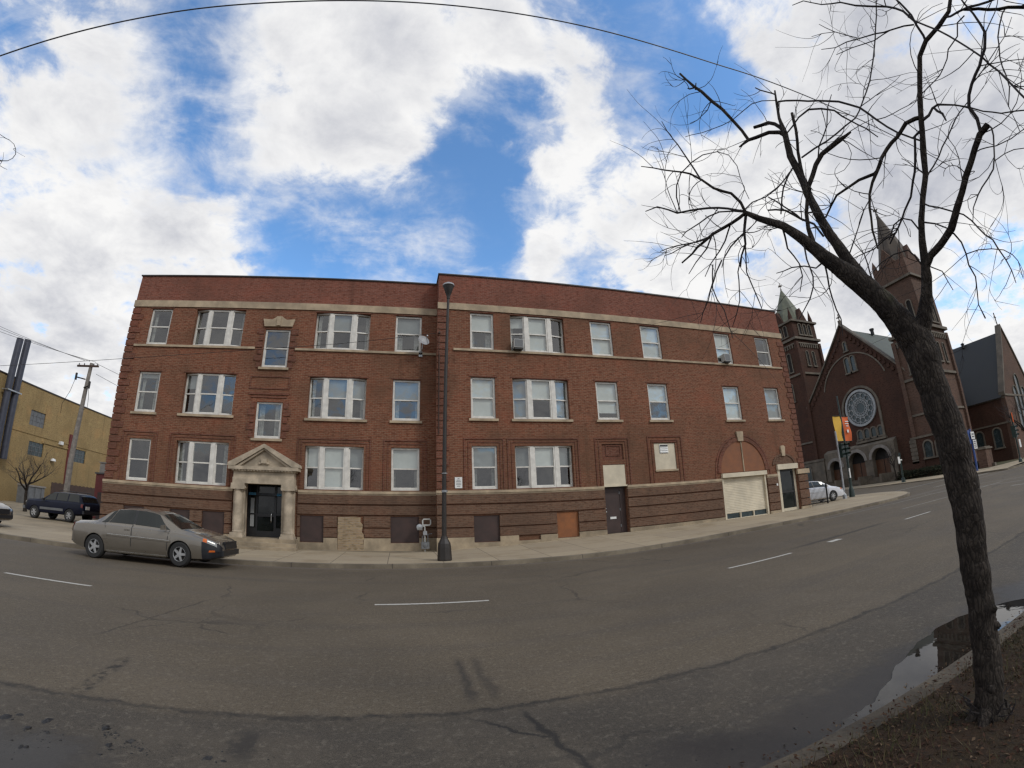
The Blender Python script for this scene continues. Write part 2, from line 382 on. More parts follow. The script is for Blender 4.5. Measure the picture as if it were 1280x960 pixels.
def lawn_mat():
    t = NT('winter_lawn'); v = t.pos(); a = t.noise(v, .3, 5, .65); g = t.noise(v, 14., 5, .7)
    c = t.mix(t.ss(a, .35, .65), (.085,.068,.035), (.062,.066,.030)); c = t.mix(t.math('MULTIPLY', t.ss(g, .45, .7), .6), c, (.035,.030,.017))
    return t.fin(c, .95, 0., .2)
M['lawn'] = lawn_mat()
def lot_mat():
    t = NT('lot_paving'); v = t.pos(); a = t.noise(v, .3, 5, .65); g = t.noise(v, 20., 4, .65)
    c = t.mix(t.ss(a, .35, .65), (.21,.172,.118), (.31,.25,.17)); c = t.mix(t.math('MULTIPLY', t.ss(g, .5, .7), .4), c, (.10,.085,.065))
    m = t.noise(t.vadd(v, (5., 9., 0.)), .8, 5, .65); c = t.mix(t.math('MULTIPLY', t.ss(m, .56, .72), .55), c, (.10,.088,.07))
    t.bump(g, .4, .01)
    return t.fin(c, .92, 0., .25)
M['lot'] = lot_mat()
def paint_mat():
    t = NT('worn_road_paint'); v = t.pos(); g = t.noise(v, 24., 5, .7); a = t.noise(v, 2., 3)
    c = t.mix(t.math('MULTIPLY', t.ss(g, .5, .68), .6), (.44,.42,.37), (.12,.105,.09))
    return t.fin(c, .8)
M['paint'] = paint_mat()
M['paintworn'] = plain('faded_road_paint', (.24,.215,.175), .85, var=.5, scale=5., world=True)
def bark_mat():
    t = NT('dark_bark'); v = t.obj(); x, y, z = t.sep(v)
    w = t.voro(t.vadd(t.vmul(v, (1., 1., .22)), t.vmul(t.noise(v, 7., 4, .6, col=True), (.05, .05, .03))), 46., 'DISTANCE_TO_EDGE'); n = t.noise(v, 11., 6, .7)
    c = t.mix(t.ss(n, .35, .7), (.023,.018,.015), (.064,.052,.042)); c = t.mix(t.math('MULTIPLY', t.ss(w, .12, .01), .7), c, (.011,.009,.008))
    mo = t.noise(t.vadd(v, (3., 0., 1.)), 3., 5, .7); c = t.mix(t.math('MULTIPLY', t.ss(mo, .58, .74), .55), c, (.045,.050,.018))
    t.bump(t.math('ADD', t.ss(w, 0., .3), t.math('MULTIPLY', n, 1.1)), .7, .012)
    return t.fin(c, .92, 0., .2)
M['bark'] = bark_mat()
M['twig'] = plain('thin_dark_twigs', (.026,.020,.019), .8, var=.3)
M['greytwig'] = plain('grey_brown_twigs', (.055,.043,.036), .85, var=.3)
def litter_mat(name, a, b, c3):
    t = NT(name); r = t.n('ShaderNodeNewGeometry').outputs['Random Per Island']
    c = t.mix(t.ss(r, .2, .6), a, b); c = t.mix(t.ss(r, .75, .9), c, c3)
    return t.fin(c, .9, 0., .2)
M['litter'] = litter_mat('dead_leaves', (.042,.020,.013), (.070,.038,.021), (.11,.075,.045))
M['blade'] = litter_mat('withered_grass', (.060,.044,.021), (.042,.043,.017), (.090,.070,.040))
M['hedge'] = litter_mat('hedge_leaves', (.012,.016,.008), (.020,.024,.011), (.035,.030,.016))
M['clod'] = plain('wet_dirt', (.014,.012,.011), .6, var=.4, scale=8., bump=.5)
def water_mat():
    t = NT('puddle_water'); v = t.pos(); n = t.noise(v, 9., 2, .5); t.bump(n, .03, .01)
    a = t.noise(v, 6., 4, .6)
    t.p.inputs['IOR'].default_value = 1.33
    x, y, z = t.sep(v); rg = t.lin(t.math('ADD', x, t.math('MULTIPLY', a, .8)), 3.0, 3.9, .22, .012)
    return t.fin(t.mix(t.ss(a, .4, .7), (.016,.013,.010), (.024,.020,.016)), rg, 0., .6)
M['water'] = water_mat()
# ------------------------------------------------------------------ camera (wide fisheye action camera)
cam = bpy.data.cameras.new('camera'); co = bpy.data.objects.new('camera', cam); COL.objects.link(co); scene.camera = co
cam.type = 'PANO'; cam.panorama_type = 'FISHEYE_LENS_POLYNOMIAL'
cam.sensor_width = 36.; cam.sensor_height = 27.; cam.sensor_fit = 'HORIZONTAL'
cam.fisheye_fov = radians(178)
cam.fisheye_polynomial_k0 = 0.; cam.fisheye_polynomial_k1 = -.0619630; cam.fisheye_polynomial_k2 = 0.
cam.fisheye_polynomial_k3 = 1.54350e-5; cam.fisheye_polynomial_k4 = 0.
cam.clip_start = .05; cam.clip_end = 3000.
def cam_axes(yaw, pitch, roll):
    f = Vector((sin(yaw)*cos(pitch), cos(yaw)*cos(pitch), sin(pitch))); r = Vector((cos(yaw), -sin(yaw), 0)); u = r.cross(f)
    return r*cos(roll) + u*sin(roll), u*cos(roll) - r*sin(roll), f
r_, u_, f_ = cam_axes(radians(14.46475), radians(16.02543), radians(-2.20682))
co.matrix_world = Matrix(((r_.x, u_.x, -f_.x, 0), (r_.y, u_.y, -f_.y, 0), (r_.z, u_.z, -f_.z, 1.6), (0,0,0,1)))

# ------------------------------------------------------------------ daylight
SUN_AZ, SUN_EL = radians(136), radians(40)
wd = bpy.data.worlds.new('World'); scene.world = wd; wd.use_nodes = True
class WT(NT):
    def __init__(s, w): s.t = w.node_tree; s.t.nodes.clear()
w = WT(wd)
wo = w.n('ShaderNodeOutputWorld'); bg = w.n('ShaderNodeBackground'); bg.inputs['Strength'].default_value = .1
w.t.links.new(bg.outputs[0], wo.inputs[0])
sky = w.n('ShaderNodeTexSky', sky_type='NISHITA'); sky.sun_disc = False; sky.sun_elevation = SUN_EL; sky.sun_rotation = SUN_AZ
sky.air_density = 1.; sky.dust_density = .6; sky.ozone_density = 2.
dirv = w.n('ShaderNodeTexCoord').outputs['Generated']
dx, dy, dz = w.sep(dirv)
CLOUDS = [(-0.133,0.828,0.544,103,-1.00),(-0.216,0.781,0.586,183,-0.50),(-0.260,0.827,0.499,183,-0.50),(0.127,0.677,0.725,156,-1.00),(0.110,0.771,0.627,183,-0.90),(0.219,0.801,0.557,411,-0.50),(0.053,0.838,0.543,263,-0.50),(0.357,0.800,0.483,536,-0.45),(0.157,0.842,0.516,263,-0.50),(-0.389,0.594,0.704,183,-0.45),(-0.451,0.519,0.726,263,-0.30),(-0.431,0.656,0.620,324,-0.30),(-0.417,0.472,0.777,411,-0.70),(-0.623,0.447,0.642,730,-0.40),(-0.538,0.614,0.577,411,-0.35),(-0.312,0.647,0.695,730,-0.30),(0.323,0.427,0.845,183,-0.90),(0.467,0.439,0.768,183,-0.95),(0.552,0.439,0.709,263,-0.80),(0.220,0.444,0.869,411,-0.60),(0.176,0.591,0.787,536,-0.35),(0.601,0.409,0.687,730,-0.50),(-0.608,0.491,0.624,134,0.55),(-0.642,0.601,0.476,81,0.60),(-0.410,0.782,0.469,134,0.75),(-0.321,0.824,0.467,411,0.40),(-0.205,0.721,0.662,263,0.60),(-0.312,0.669,0.674,411,0.35),(-0.077,0.741,0.668,411,0.40),(-0.198,0.595,0.779,66,0.85),(-0.099,0.684,0.723,103,0.70),(0.041,0.551,0.833,103,0.70),(0.162,0.528,0.833,183,0.50),(0.315,0.506,0.803,263,0.55),(-0.251,0.703,0.665,411,0.30),(-0.537,0.463,0.705,263,0.40),(0.357,0.657,0.664,183,0.90),(0.460,0.667,0.586,103,0.80),(0.280,0.686,0.672,730,0.35),(0.309,0.602,0.737,730,0.30),(-0.099,0.835,0.541,730,0.55),(0.105,0.846,0.523,411,0.50),(0.272,0.806,0.526,411,0.75),(0.077,0.776,0.626,1051,0.25),(0.579,0.532,0.617,134,0.60),(0.585,0.321,0.745,263,0.60),(0.717,0.328,0.616,34,0.90),(0.857,0.271,0.439,26,0.90),(0.752,0.148,0.642,66,0.60),(0.607,0.616,0.502,134,0.60),(-0.647,0.703,0.297,66,0.60),(0.917,0.260,0.303,81,1.60),(0.937,0.294,0.187,81,1.60),(0.883,0.390,0.262,103,1.40),(0.818,0.476,0.322,134,1.00),(0.696,0.608,0.383,183,0.80),(0.883,0.190,0.429,103,0.90),(-0.692,0.665,0.281,183,0.50),(-0.591,0.754,0.288,183,0.50)]
SHADES = [(0.626,0.286,0.725,103,-0.70),(0.752,0.148,0.642,81,-0.90),(0.810,0.250,0.531,66,-0.50),(0.807,0.443,0.390,134,-0.50),(-0.668,0.473,0.574,183,0.30),(-0.033,0.695,0.719,263,-0.30),(0.909,0.266,0.320,183,1.00),(0.773,0.331,0.542,81,-0.60),(0.814,0.150,0.561,66,-0.50),(0.889,0.162,0.429,183,-0.50),(-0.647,0.697,0.310,103,-0.70),(-0.424,0.760,0.492,263,0.50),(-0.642,0.609,0.465,183,0.50),(0.339,0.652,0.678,263,0.60),(-0.163,0.657,0.736,183,-0.25),(0.470,0.704,0.532,263,-0.20),(-0.579,0.713,0.396,263,0.30),(0.675,0.590,0.443,183,-0.50),(-0.677,0.643,0.360,263,-0.40),(0.556,0.511,0.656,411,0.40),(-0.596,0.587,0.548,411,-0.20),(0.876,0.402,0.266,183,0.30),(-0.200,0.558,0.805,263,0.10),(0.037,0.526,0.850,263,-0.10)]
VEIL = [(-0.435,0.569,0.698,134,1.25),(-0.502,0.627,0.596,183,1.12),(-0.354,0.690,0.631,263,0.88),(-0.380,0.505,0.775,183,1.12),(-0.278,0.769,0.575,411,0.75),(-0.182,0.823,0.538,183,0.88),(-0.064,0.850,0.522,183,0.88),(0.036,0.839,0.543,263,0.75),(0.076,0.765,0.639,730,0.50),(0.431,0.424,0.797,411,0.62),(0.322,0.799,0.508,263,0.75)]
def blobs(L, base):
    acc = base
    for a, b, c, k, wt in L:
        d = w.n('ShaderNodeVectorMath', operation='DOT_PRODUCT'); w.put(d.inputs[0], dirv); d.inputs[1].default_value = (a, b, c)
        e = w.math('MULTIPLY', w.math('SUBTRACT', d.outputs['Value'], 1.), k)
        acc = w.math('MULTIPLY_ADD', w.math('POWER', 2.718, e), wt*.8, acc)
    return acc
inv = w.math('DIVIDE', 1., w.math('ADD', w.math('MAXIMUM', dz, 0.), .35))
cv = w.comb(w.math('MULTIPLY', dx, inv), w.math('MULTIPLY', dy, inv), w.math('MULTIPLY', dz, .6))
n1 = w.noise(cv, 3.2, 12, .60, .3); n2 = w.noise(w.vadd(cv, (3.1, 1.7, .4)), 11., 9, .62, .4); n0 = w.noise(w.vadd(cv, (9., 4., 0.)), 1.1, 3, .5)
n4 = w.noise(w.vadd(w.vmul(cv, (1., 1.6, 1.)), (2., 8., 1.)), 5., 10, .62, .8)
cover = blobs(CLOUDS, .50)
cover = w.math('MULTIPLY_ADD', w.math('TANH', w.math('MULTIPLY', w.math('SUBTRACT', cover, .5), 1.5)), .50, .5)
back = w.math('MULTIPLY', w.math('SUBTRACT', n0, .5), w.lin(dy, .05, -.3, 0., 1.6)); back = w.math('ADD', back, w.lin(dy, .1, -.3, 0., .35))      # broken cloud behind the camera too
low = w.ss(dz, .22, .02)
dens = w.math('ADD', w.math('ADD', cover, w.math('MULTIPLY', low, .5)), w.math('ADD', back, w.math('ADD', w.math('MULTIPLY', w.math('SUBTRACT', n1, .5), 2.3), w.math('MULTIPLY', w.math('SUBTRACT', n2, .5), 1.0))))
veil = w.math('MULTIPLY', w.ss(w.math('ADD', dens, w.math('MULTIPLY', w.math('SUBTRACT', n4, .5), 1.1)), .12, .85), .55)
soft = w.math('MINIMUM', blobs(VEIL, .0), 1.)
sm_ = w.ss(w.math('ADD', dens, w.math('MULTIPLY', w.math('SUBTRACT', n4, .5), 1.1)), -.12, .92)
hd_ = w.math('MAXIMUM', w.ss(dens, .34, .80), veil)
mask = w.math('ADD', w.math('MULTIPLY', hd_, w.math('SUBTRACT', 1., soft)), w.math('MULTIPLY', sm_, soft), clamp=True)
thick = w.ss(dens, .62, 1.5)
n3 = w.noise(w.vadd(cv, (.06, -.05, .03)), 4.2, 9, .60, .3)
shade = blobs(SHADES, 0.)
sh = w.math('ADD', w.math('ADD', w.math('MULTIPLY', shade, .28), w.math('MULTIPLY', thick, -.42)), w.math('MULTIPLY', w.math('SUBTRACT', n3, .5), 1.25))
sh = w.math('ADD', sh, .96, clamp=True)
ccol = w.mix(sh, (3.5, 3.75, 4.6), (9.5, 9.45, 9.4))
blue = w.mix(1., sky.outputs[0], (1.62, 2.18, 2.50), 'MULTIPLY')
hz = w.mix(w.math('MULTIPLY', low, .6), blue, (6.2, 6.6, 7.0))
w.put(bg.inputs['Color'], w.mix(mask, hz, ccol))
try:
    wd.cycles.sampling_method = 'MANUAL'; wd.cycles.sample_map_resolution = 1024
except Exception: pass
sl = bpy.data.lights.new('sun', 'SUN'); sl.energy = 1.4; sl.angle = radians(12); sl.color = (1., .95, .87)
so = bpy.data.objects.new('sun', sl); COL.objects.link(so)
so.rotation_euler = Vector((sin(SUN_AZ)*cos(SUN_EL), cos(SUN_AZ)*cos(SUN_EL), sin(SUN_EL))).to_track_quat('Z', 'Y').to_euler()
so.location = (20, -20, 30)
vs = scene.view_settings; vs.view_transform = 'Standard'; vs.look = 'None'; vs.exposure = 0.; vs.gamma = 1.; vs.use_curve_mapping = False
scene.render.engine = 'CYCLES'
cy = scene.cycles; cy.max_bounces = 6; cy.diffuse_bounces = 3; cy.glossy_bounces = 4; cy.transparent_max_bounces = 12; cy.caustics_reflective = False; cy.caustics_refractive = False
cy.use_denoising = True; cy.filter_width = 1.4
try: cy.denoiser = 'OPENIMAGEDENOISE'
except Exception: pass

# ------------------------------------------------------------------ terrain heights
HX = [(-300,.3),(-60,.3),(-25,.2),(-12,.10),(-8,.06),(-4,.02),(0,0),(4,0),(7,.008),(9,.08),(13,.2),(20,.30),(28,.42),(36,.55),(45,.70),(60,.9),(120,1.1),(500,1.1)]
def hx(x):   # softened profile of the street's fall towards its low point
    return (interp(x-1.5, HX) + interp(x, HX)*2 + interp(x+1.5, HX))/4
def roadz(x, y):
    z = hx(x)
    if y < 14.2: return z + .06*max(0., 1 - ((y-8.15)/6.1)**2)
    return z + .02*min(y-14.2, 40)
FB = [(-13.1,.24),(-7,.18),(-2.4,.16),(0,.13),(1.6,.14),(2.3,.22),(5,.32),(8,.43),(10,.47),(13,.50),(16,.52),(19,.50),(21.5,.51),(28,.60),(45,.95),(60,1.05),(200,1.2)]
def walkz(x, y):
    kt = hx(x) + .13
    if x < -13.1: return kt + .0006*max(0, y-14)**2 if y < 60 else kt + 1.27
    return kt + (interp(x, FB) - kt)*min(1., max(0., (y-14.35)/4.3))
def sheet(name, xs, ys, zf, mat, k='structure'):
    m = MB(); nx = len(xs)
    m.add([(x, y, zf(x, y)) for y in ys for x in xs], [(j*nx+i, j*nx+i+1, (j+1)*nx+i+1, (j+1)*nx+i) for j in range(len(ys)-1) for i in range(nx-1)])
    return kind(m.build(name, mat, smooth=True), k)
def rng(a, b, n): return [a + (b-a)*i/n for i in range(n+1)]
YR = [1.92, 2.3, 2.8, 3.6, 5, 6.5, 8.15, 10, 12, 13.4, 14.2]
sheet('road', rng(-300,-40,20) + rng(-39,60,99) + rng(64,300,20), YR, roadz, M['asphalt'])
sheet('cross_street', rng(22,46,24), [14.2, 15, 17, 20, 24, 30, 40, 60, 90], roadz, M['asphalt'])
# near side: kerb and parkway
def nearz(x, y): return hx(x) + .125 + .02*sin(x*1.7+y*2.3)*min(1., max(0., (1.78-y)/.6)) + .015*min(3., max(0., 1.78-y))
m = MB(); xs = rng(-60,80,140)
for a, b in zip(xs, xs[1:]):
    za, zb = hx(a), hx(b)
    m.hexa([(a,1.70,za-.15),(b,1.70,zb-.15),(b,1.93,zb-.15),(a,1.93,za-.15)], [(a,1.74,za+.13),(b,1.74,zb+.13),(b,1.90,zb+.115),(a,1.90,za+.115)])
kind(m.build('near_kerb', M['nearkerb']), 'structure')
sheet('parkway', rng(-300,-30,12) + rng(-29,-2,27) + rng(-1.8,10,59) + rng(11,40,29) + rng(50,300,10), [-300,-60,-20,-8,-4] + rng(-3,1.78,24), nearz, M['soil'])
# far side: sidewalk with its rounded corner, kerb and the lot beyond the building
def edge(x):
    if x <= 23: return 14.35
    return 14.35 + 7.4 - sqrt(max(0., 7.4**2 - (x-23)**2)) if x < 30.39 else 21.6
XS = rng(-300,-40,15) + rng(-38,-13.1,25) + rng(-12.5,23,71) + [23+7.38*sin(radians(a)) for a in range(4, 91, 4)]
m = MB(); V = []; NY = 10
for x in XS:
    e = edge(x)
    for j in range(NY+1):
        y = e + (18.75 - e)*j/NY if x < 22 else e + (60-e)*(j/NY)**2
        if x < -13.05: y = e + (19.2-e)*j/NY
        V.append((x, y, walkz(x, y)))
m.add(V, [(i*(NY+1)+j, (i+1)*(NY+1)+j, (i+1)*(NY+1)+j+1, i*(NY+1)+j+1) for i in range(len(XS)-1) for j in range(NY)])
kind(m.build('sidewalk', M['concrete'], smooth=True), 'structure')
m = MB()
for a, b in zip(XS, XS[1:]):
    ea, eb = edge(a), edge(b); za, zb = hx(a), hx(b)
    m.hexa([(a,ea-.16,za-.2),(b,eb-.16,zb-.2),(b,eb+.0,zb-.2),(a,ea+.0,za-.2)], [(a,ea-.15,za+.125),(b,eb-.15,zb+.125),(b,eb+.0,zb+.136),(a,ea+.0,za+.136)])
kind(m.build('far_kerb', M['kerb']), 'structure')
sheet('parking_lot', rng(-300,-60,8) + rng(-55,-13.0,42), [19.2, 21, 23, 26, 30, 34, 38, 44, 52, 60, 120], lambda x, y: walkz(x, min(y, 60)) , M['lot'])
sheet('back_yard', rng(-13.0,22,10), [18.75,42,60,120], lambda x, y: walkz(x, 18.75) if y < 50 else .6, M['lot'])
# church side of the cross street
def cz(x, y): return hx(x) + .13 + .10*min(1., max(0., (x-40)/4)) + .014*min(18., max(0., y-15))
sheet('church_sidewalk', rng(40.15,44,8) + rng(46,300,30), [14.35, 15.5, 17.0, 17.2], cz, M['concrete'])
sheet('church_path', rng(40.15,44,8), [17.2, 19, 23, 28, 36, 50, 90], cz, M['concrete'])
sheet('church_lawn', rng(44.0,60,16) + rng(70,300,12), [17.2, 20, 24, 30, 40, 60, 120], cz, M['lawn'])
m = MB()
for a, b in zip(rng(40,300,52), rng(40,300,52)[1:]):
    m.hexa([(a,14.2,hx(a)-.2),(b,14.2,hx(b)-.2),(b,14.35,hx(b)-.2),(a,14.35,hx(a)-.2)], [(a,14.2,hx(a)+.13),(b,14.2,hx(b)+.13),(b,14.35,hx(b)+.135),(a,14.35,hx(a)+.135)])
for a, b in zip(rng(14.35,90,20), rng(14.35,90,20)[1:]):
    za, zb = cz(40.15, a), cz(40.15, b)
    m.hexa([(40.0,a,za-.5),(40.15,a,za-.5),(40.15,b,zb-.5),(40.0,b,zb-.5)], [(40.0,a,za),(40.15,a,za+.005),(40.15,b,zb+.005),(40.0,b,zb)])
kind(m.build('church_kerb', M['kerb']), 'structure')
sheet('ground', [-1500,-300,0,300,1500], [-1500,-300,14.2,120,1500], lambda x, y: -.35, M['lawn'])
# painted lane dashes, stop line and crossing bars
def paint_strip(name, pts, wd_, mt='paint', dz=.004):
    m = MB()
    for (xa, ya), (xb, yb) in zip(pts, pts[1:]):
        n = max(1, int(sqrt((xb-xa)**2 + (yb-ya)**2)/.5)); d = Vector((xb-xa, yb-ya)).normalized(); p = Vector((-d.y, d.x))*wd_/2
        for i in range(n):
            a = Vector((xa + (xb-xa)*i/n, ya + (yb-ya)*i/n)); b = Vector((xa + (xb-xa)*(i+1)/n, ya + (yb-ya)*(i+1)/n))
            m.quad(*[(q.x, q.y, roadz(q.x, q.y) + dz) for q in (a-p, b-p, b+p, a+p)])
    return kind(m.build(name, M[mt], recalc=False), 'structure')
for k in range(-6, 12):
    x0 = -.43 + 7.15*k
    if x0 > 23 or k == 3: continue
    paint_strip('lane_dash', [(x0, 8.17), (x0 + (1.97 if k < 2 else 1.6), 8.17)], .095)
paint_strip('lane_dash', [(10.15, 8.2), (10.6, 8.2)], .2)
paint_strip('stop_line', [(22.6, 2.6), (22.6, 8.0)], .45, 'paintworn')
for y in (10.2, 13.0): paint_strip('crossing_line', [(15.5 if y > 12 else 17.5, y+ .2), (26.5, y-.4)], .16, 'paintworn')
for x in (25.0, 27.6): paint_strip('crossing_line', [(x, 2.4), (x, 13.4)], .2, 'paintworn')
for y in (15.6, 18.6): paint_strip('crossing_line', [(30.6, y), (39.8, y)], .28, 'paintworn')
# puddles lying level in the gutter
def gutter_puddle(far, near, z):
    m = MB(); pts = []
    for (xa, ya), (xb, yb) in zip(far, far[1:]):
        for k in range(14):
            f = k/14; x = xa + (xb-xa)*f; pts.append((x, ya + (yb-ya)*f + .05*mnoise.noise(Vector((x*3.1, 0, 2))) + .02*mnoise.noise(Vector((x*11, 4, 2))), z))
    pts.append((*far[-1], z))
    m.poly(pts + [(far[-1][0], near, z), (far[0][0], near, z)]); return kind(m.build('puddle', M['water'], recalc=False), 'structure')
def puddle(cx, cy, rx, ry, z, seed):
    m = MB(); pts = []
    for i in range(72):
        a = 2*pi*i/72; q = 1 + .28*mnoise.noise(Vector((cos(a)*1.4+seed, sin(a)*1.4, seed))) + .10*mnoise.noise(Vector((cos(a)*6, sin(a)*6, seed)))
        pts.append((cx + rx*q*cos(a), min(2.052, cy + ry*q*sin(a)) if False else max(1.935, cy + ry*q*sin(a)), z))
    m.poly(pts); return kind(m.build('puddle', M['water'], recalc=False), 'structure')
gutter_puddle([(2.0,1.93), (2.4,2.02), (2.95,2.12), (3.4,2.24), (3.9,2.42), (4.35,2.55), (4.9,2.62), (5.6,2.58), (6.4,2.54), (7.0,2.42), (7.35,1.95)], 1.91, .0155)

# ------------------------------------------------------------------ wall builders
def wall_grid(m, x0, x1, z0, z1, y, holes, depth=.22):
    """front wall in the plane Y=y with rectangular holes (xa,xb,za,zb[,depth]) and their reveals"""
    xs = sorted({x0, x1} | {q for h in holes for q in h[:2]}); zs = sorted({z0, z1} | {q for h in holes for q in h[2:4]})
    for a, b in zip(xs, xs[1:]):
        for c, d in zip(zs, zs[1:]):
            mx, mz = (a+b)/2, (c+d)/2
            if any(h[0] < mx < h[1] and h[2] < mz < h[3] for h in holes): continue
            m.quad((a,y,c), (b,y,c), (b,y,d), (a,y,d))
    for h in holes:
        a, b, c, d = h[:4]; e = y + (h[4] if len(h) > 4 else depth)
        m.quad((a,y,c), (a,y,d), (a,e,d), (a,e,c)); m.quad((b,y,c), (b,e,c), (b,e,d), (b,y,d))
        m.quad((a,y,d), (b,y,d), (b,e,d), (a,e,d)); m.quad((a,y,c), (a,e,c), (b,e,c), (b,y,c))
def minus(a, b, cuts):
    out = [(a, b)]
    for c, d in cuts:
        nx = []
        for p, q in out:
            if d <= p or c >= q: nx.append((p, q)); continue
            if c > p: nx.append((p, c))
            if d < q: nx.append((d, q))
        out = nx
    return [(p, q) for p, q in out if q - p > .02]

bld = thing('apartment_building', 'three storey red brick apartment block with stone bands and white framed windows', 'building', (4, 19, 0))
LY, RY = 19.5, 18.72
XL, XJ, XR = -13.04, 1.56, 21.68
FL = {3: (8.70, 10.46), 2: (5.585, 7.41), 1: (2.62, 4.42)}
WIN = []   # (wing, x0, x1, z0, z1, type, blinds)
def addw(wing, x0, x1, z0, z1, ty, bl=()): WIN.append((wing, x0, x1, z0, z1, ty, bl))
# blinds: list of (pane index, fraction of the height from the top, material)
G, W_ = 'blindgrey', 'blind'
for f, bl in ((3, ()), (2, ((0,.12,G),)), (1, ())): addw('L', -12.03, -10.94, *FL[f], 's', bl)
for f, bl in ((3, ()), (2, ((0,.35,G),)), (1, ())): addw('L', -9.71, -7.29, *FL[f], 't', bl)
for f, bl in ((3, ((1,.45,G),)), (2, ((1,.5,G),(2,.5,G))), (1, ((0,.5,W_),(1,1.,W_),(2,.5,G)))): addw('L', -3.96, -1.47, *FL[f], 't', bl)
for f, bl in ((3, ((0,.48,G),)), (2, ((0,.5,G),)), (1, ((0,.5,W_),))): addw('L', -.31, .88, *FL[f], 's', bl)
addw('L', -6.21, -5.05, 7.78, 9.57, 's'); addw('L', -6.22, -5.06, 4.66, 6.24, 's')
for f, bl in ((3, ((0,.5,W_),)), (2, ((0,1.,W_),)), (1, ((0,.5,G),))): addw('R', 3.0, 4.07, *FL[f], 's', bl)
for f, bl in ((3, ((0,.3,W_),(1,1.,W_))), (2, ((0,.98,G),(1,.52,W_),(2,.9,G))), (1, ((0,.5,G),(1,.5,W_),(2,.5,G)))): addw('R', 4.85, 7.46, *FL[f], 't', bl)
for f, bl in ((3, ((0,1.,W_),)), (2, ((0,.82,W_),))): addw('R', 8.82, 9.96, *FL[f], 's', bl)  # third floor: full white blind stands in for a cloud reflection
for f, bl in ((3, ((0,1.,W_),)), (2, ((0,.5,W_),))): addw('R', 11.6, 12.74, *FL[f], 's', bl)  # here too the third-floor blind imitates bright cloud mirrored in the glass
for f, bl in ((3, ((0,.8,W_),)), (2, ((0,1.,W_),))): addw('R', 16.31, 17.44, *FL[f], 's', bl)
for f, bl in ((3, ()), (2, ((0,.95,G),))): addw('R', 19.38, 20.51, *FL[f], 's', bl)
PANL = [(-11.96,-10.93), (-9.73,-8.80), (-8.26,-7.26), (-4.05,-3.07), (-.33,.84)]
PANR = [(3.01,4.08), (6.55,7.54)]
PZ = (.47, 1.54)
holesL = [w_[1:5] + ((.34,) if w_[5] == 't' else (.2,)) for w_ in WIN if w_[0] == 'L'] + [(a, b, PZ[0], PZ[1], .07) for a, b in PANL] + [(-6.5, -4.84, .3, 2.78, 1.1)]
DOORH = (8.86, 9.97, .40, 3.53, .32); GATEH = (15.45, 18.52, .42, 2.82, .16); RDH = (19.44, 21.02, .40, 2.80, .3); VENTH = (11.61, 12.81, 3.14, 4.47, .1); NICHE = (8.88, 9.95, 3.75, 4.47, .06)
holesR = [w_[1:5] + ((.34,) if w_[5] == 't' else (.2,)) for w_ in WIN if w_[0] == 'R'] + [(a, b, PZ[0], PZ[1], .07) for a, b in PANR] + [DOORH, GATEH, RDH, VENTH, NICHE]
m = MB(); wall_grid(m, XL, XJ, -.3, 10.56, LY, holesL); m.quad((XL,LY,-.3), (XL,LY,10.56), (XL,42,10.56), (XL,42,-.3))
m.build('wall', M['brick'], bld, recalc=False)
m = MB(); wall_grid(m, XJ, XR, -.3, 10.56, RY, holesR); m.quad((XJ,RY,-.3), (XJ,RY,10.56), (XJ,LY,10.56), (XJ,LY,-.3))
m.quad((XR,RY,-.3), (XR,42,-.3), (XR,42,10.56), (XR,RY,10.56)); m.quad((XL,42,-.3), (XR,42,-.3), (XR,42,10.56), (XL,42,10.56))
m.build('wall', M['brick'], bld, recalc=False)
m = MB(); m.box(XL, XJ, LY, LY+.35, 10.56, 12.17); m.box(XL, XL+.35, LY+.35, 42, 10.56, 12.17)
m.build('parapet', M['brick_top'], bld)
m = MB(); m.box(XJ, XR, RY, RY+.35, 10.56, 12.31); m.box(XJ, XJ+.35, RY+.35, 42, 10.56, 12.31); m.box(XR-.35, XR, RY+.35, 42, 10.56, 12.31)
m.build('parapet', M['brick_top'], bld)
m = MB(); m.box(XL-.05, XJ-.01, LY-.05, LY+.4, 12.172, 12.23); m.box(XL-.05, XL+.4, LY+.4, 42, 12.172, 12.23)
m.mark(); m.box(XJ-.05, XR+.05, RY-.05, RY+.4, 12.312, 12.37); m.box(XJ-.05, XJ+.4, RY+.4, 42, 12.312, 12.37); m.box(XR-.4, XR+.05, RY+.4, 42, 12.312, 12.37)
m.pieces('coping', M['coping'], bld)
m = MB(); m.box(XL+.35, XJ, LY+.35, 41.9, 11.2, 11.3); m.mark(); m.box(XJ+.35, XR-.35, RY+.35, 41.9, 11.3, 11.4); m.pieces('roof', M['roofing'], bld)
m = MB(); m.box(20.9, 21.5, RY+1.2, RY+1.8, 11.4, 12.75); m.box(21.0, 21.15, RY+.5, RY+1.2, 12.3, 12.6); m.build('roof_vent', M['black'], bld)
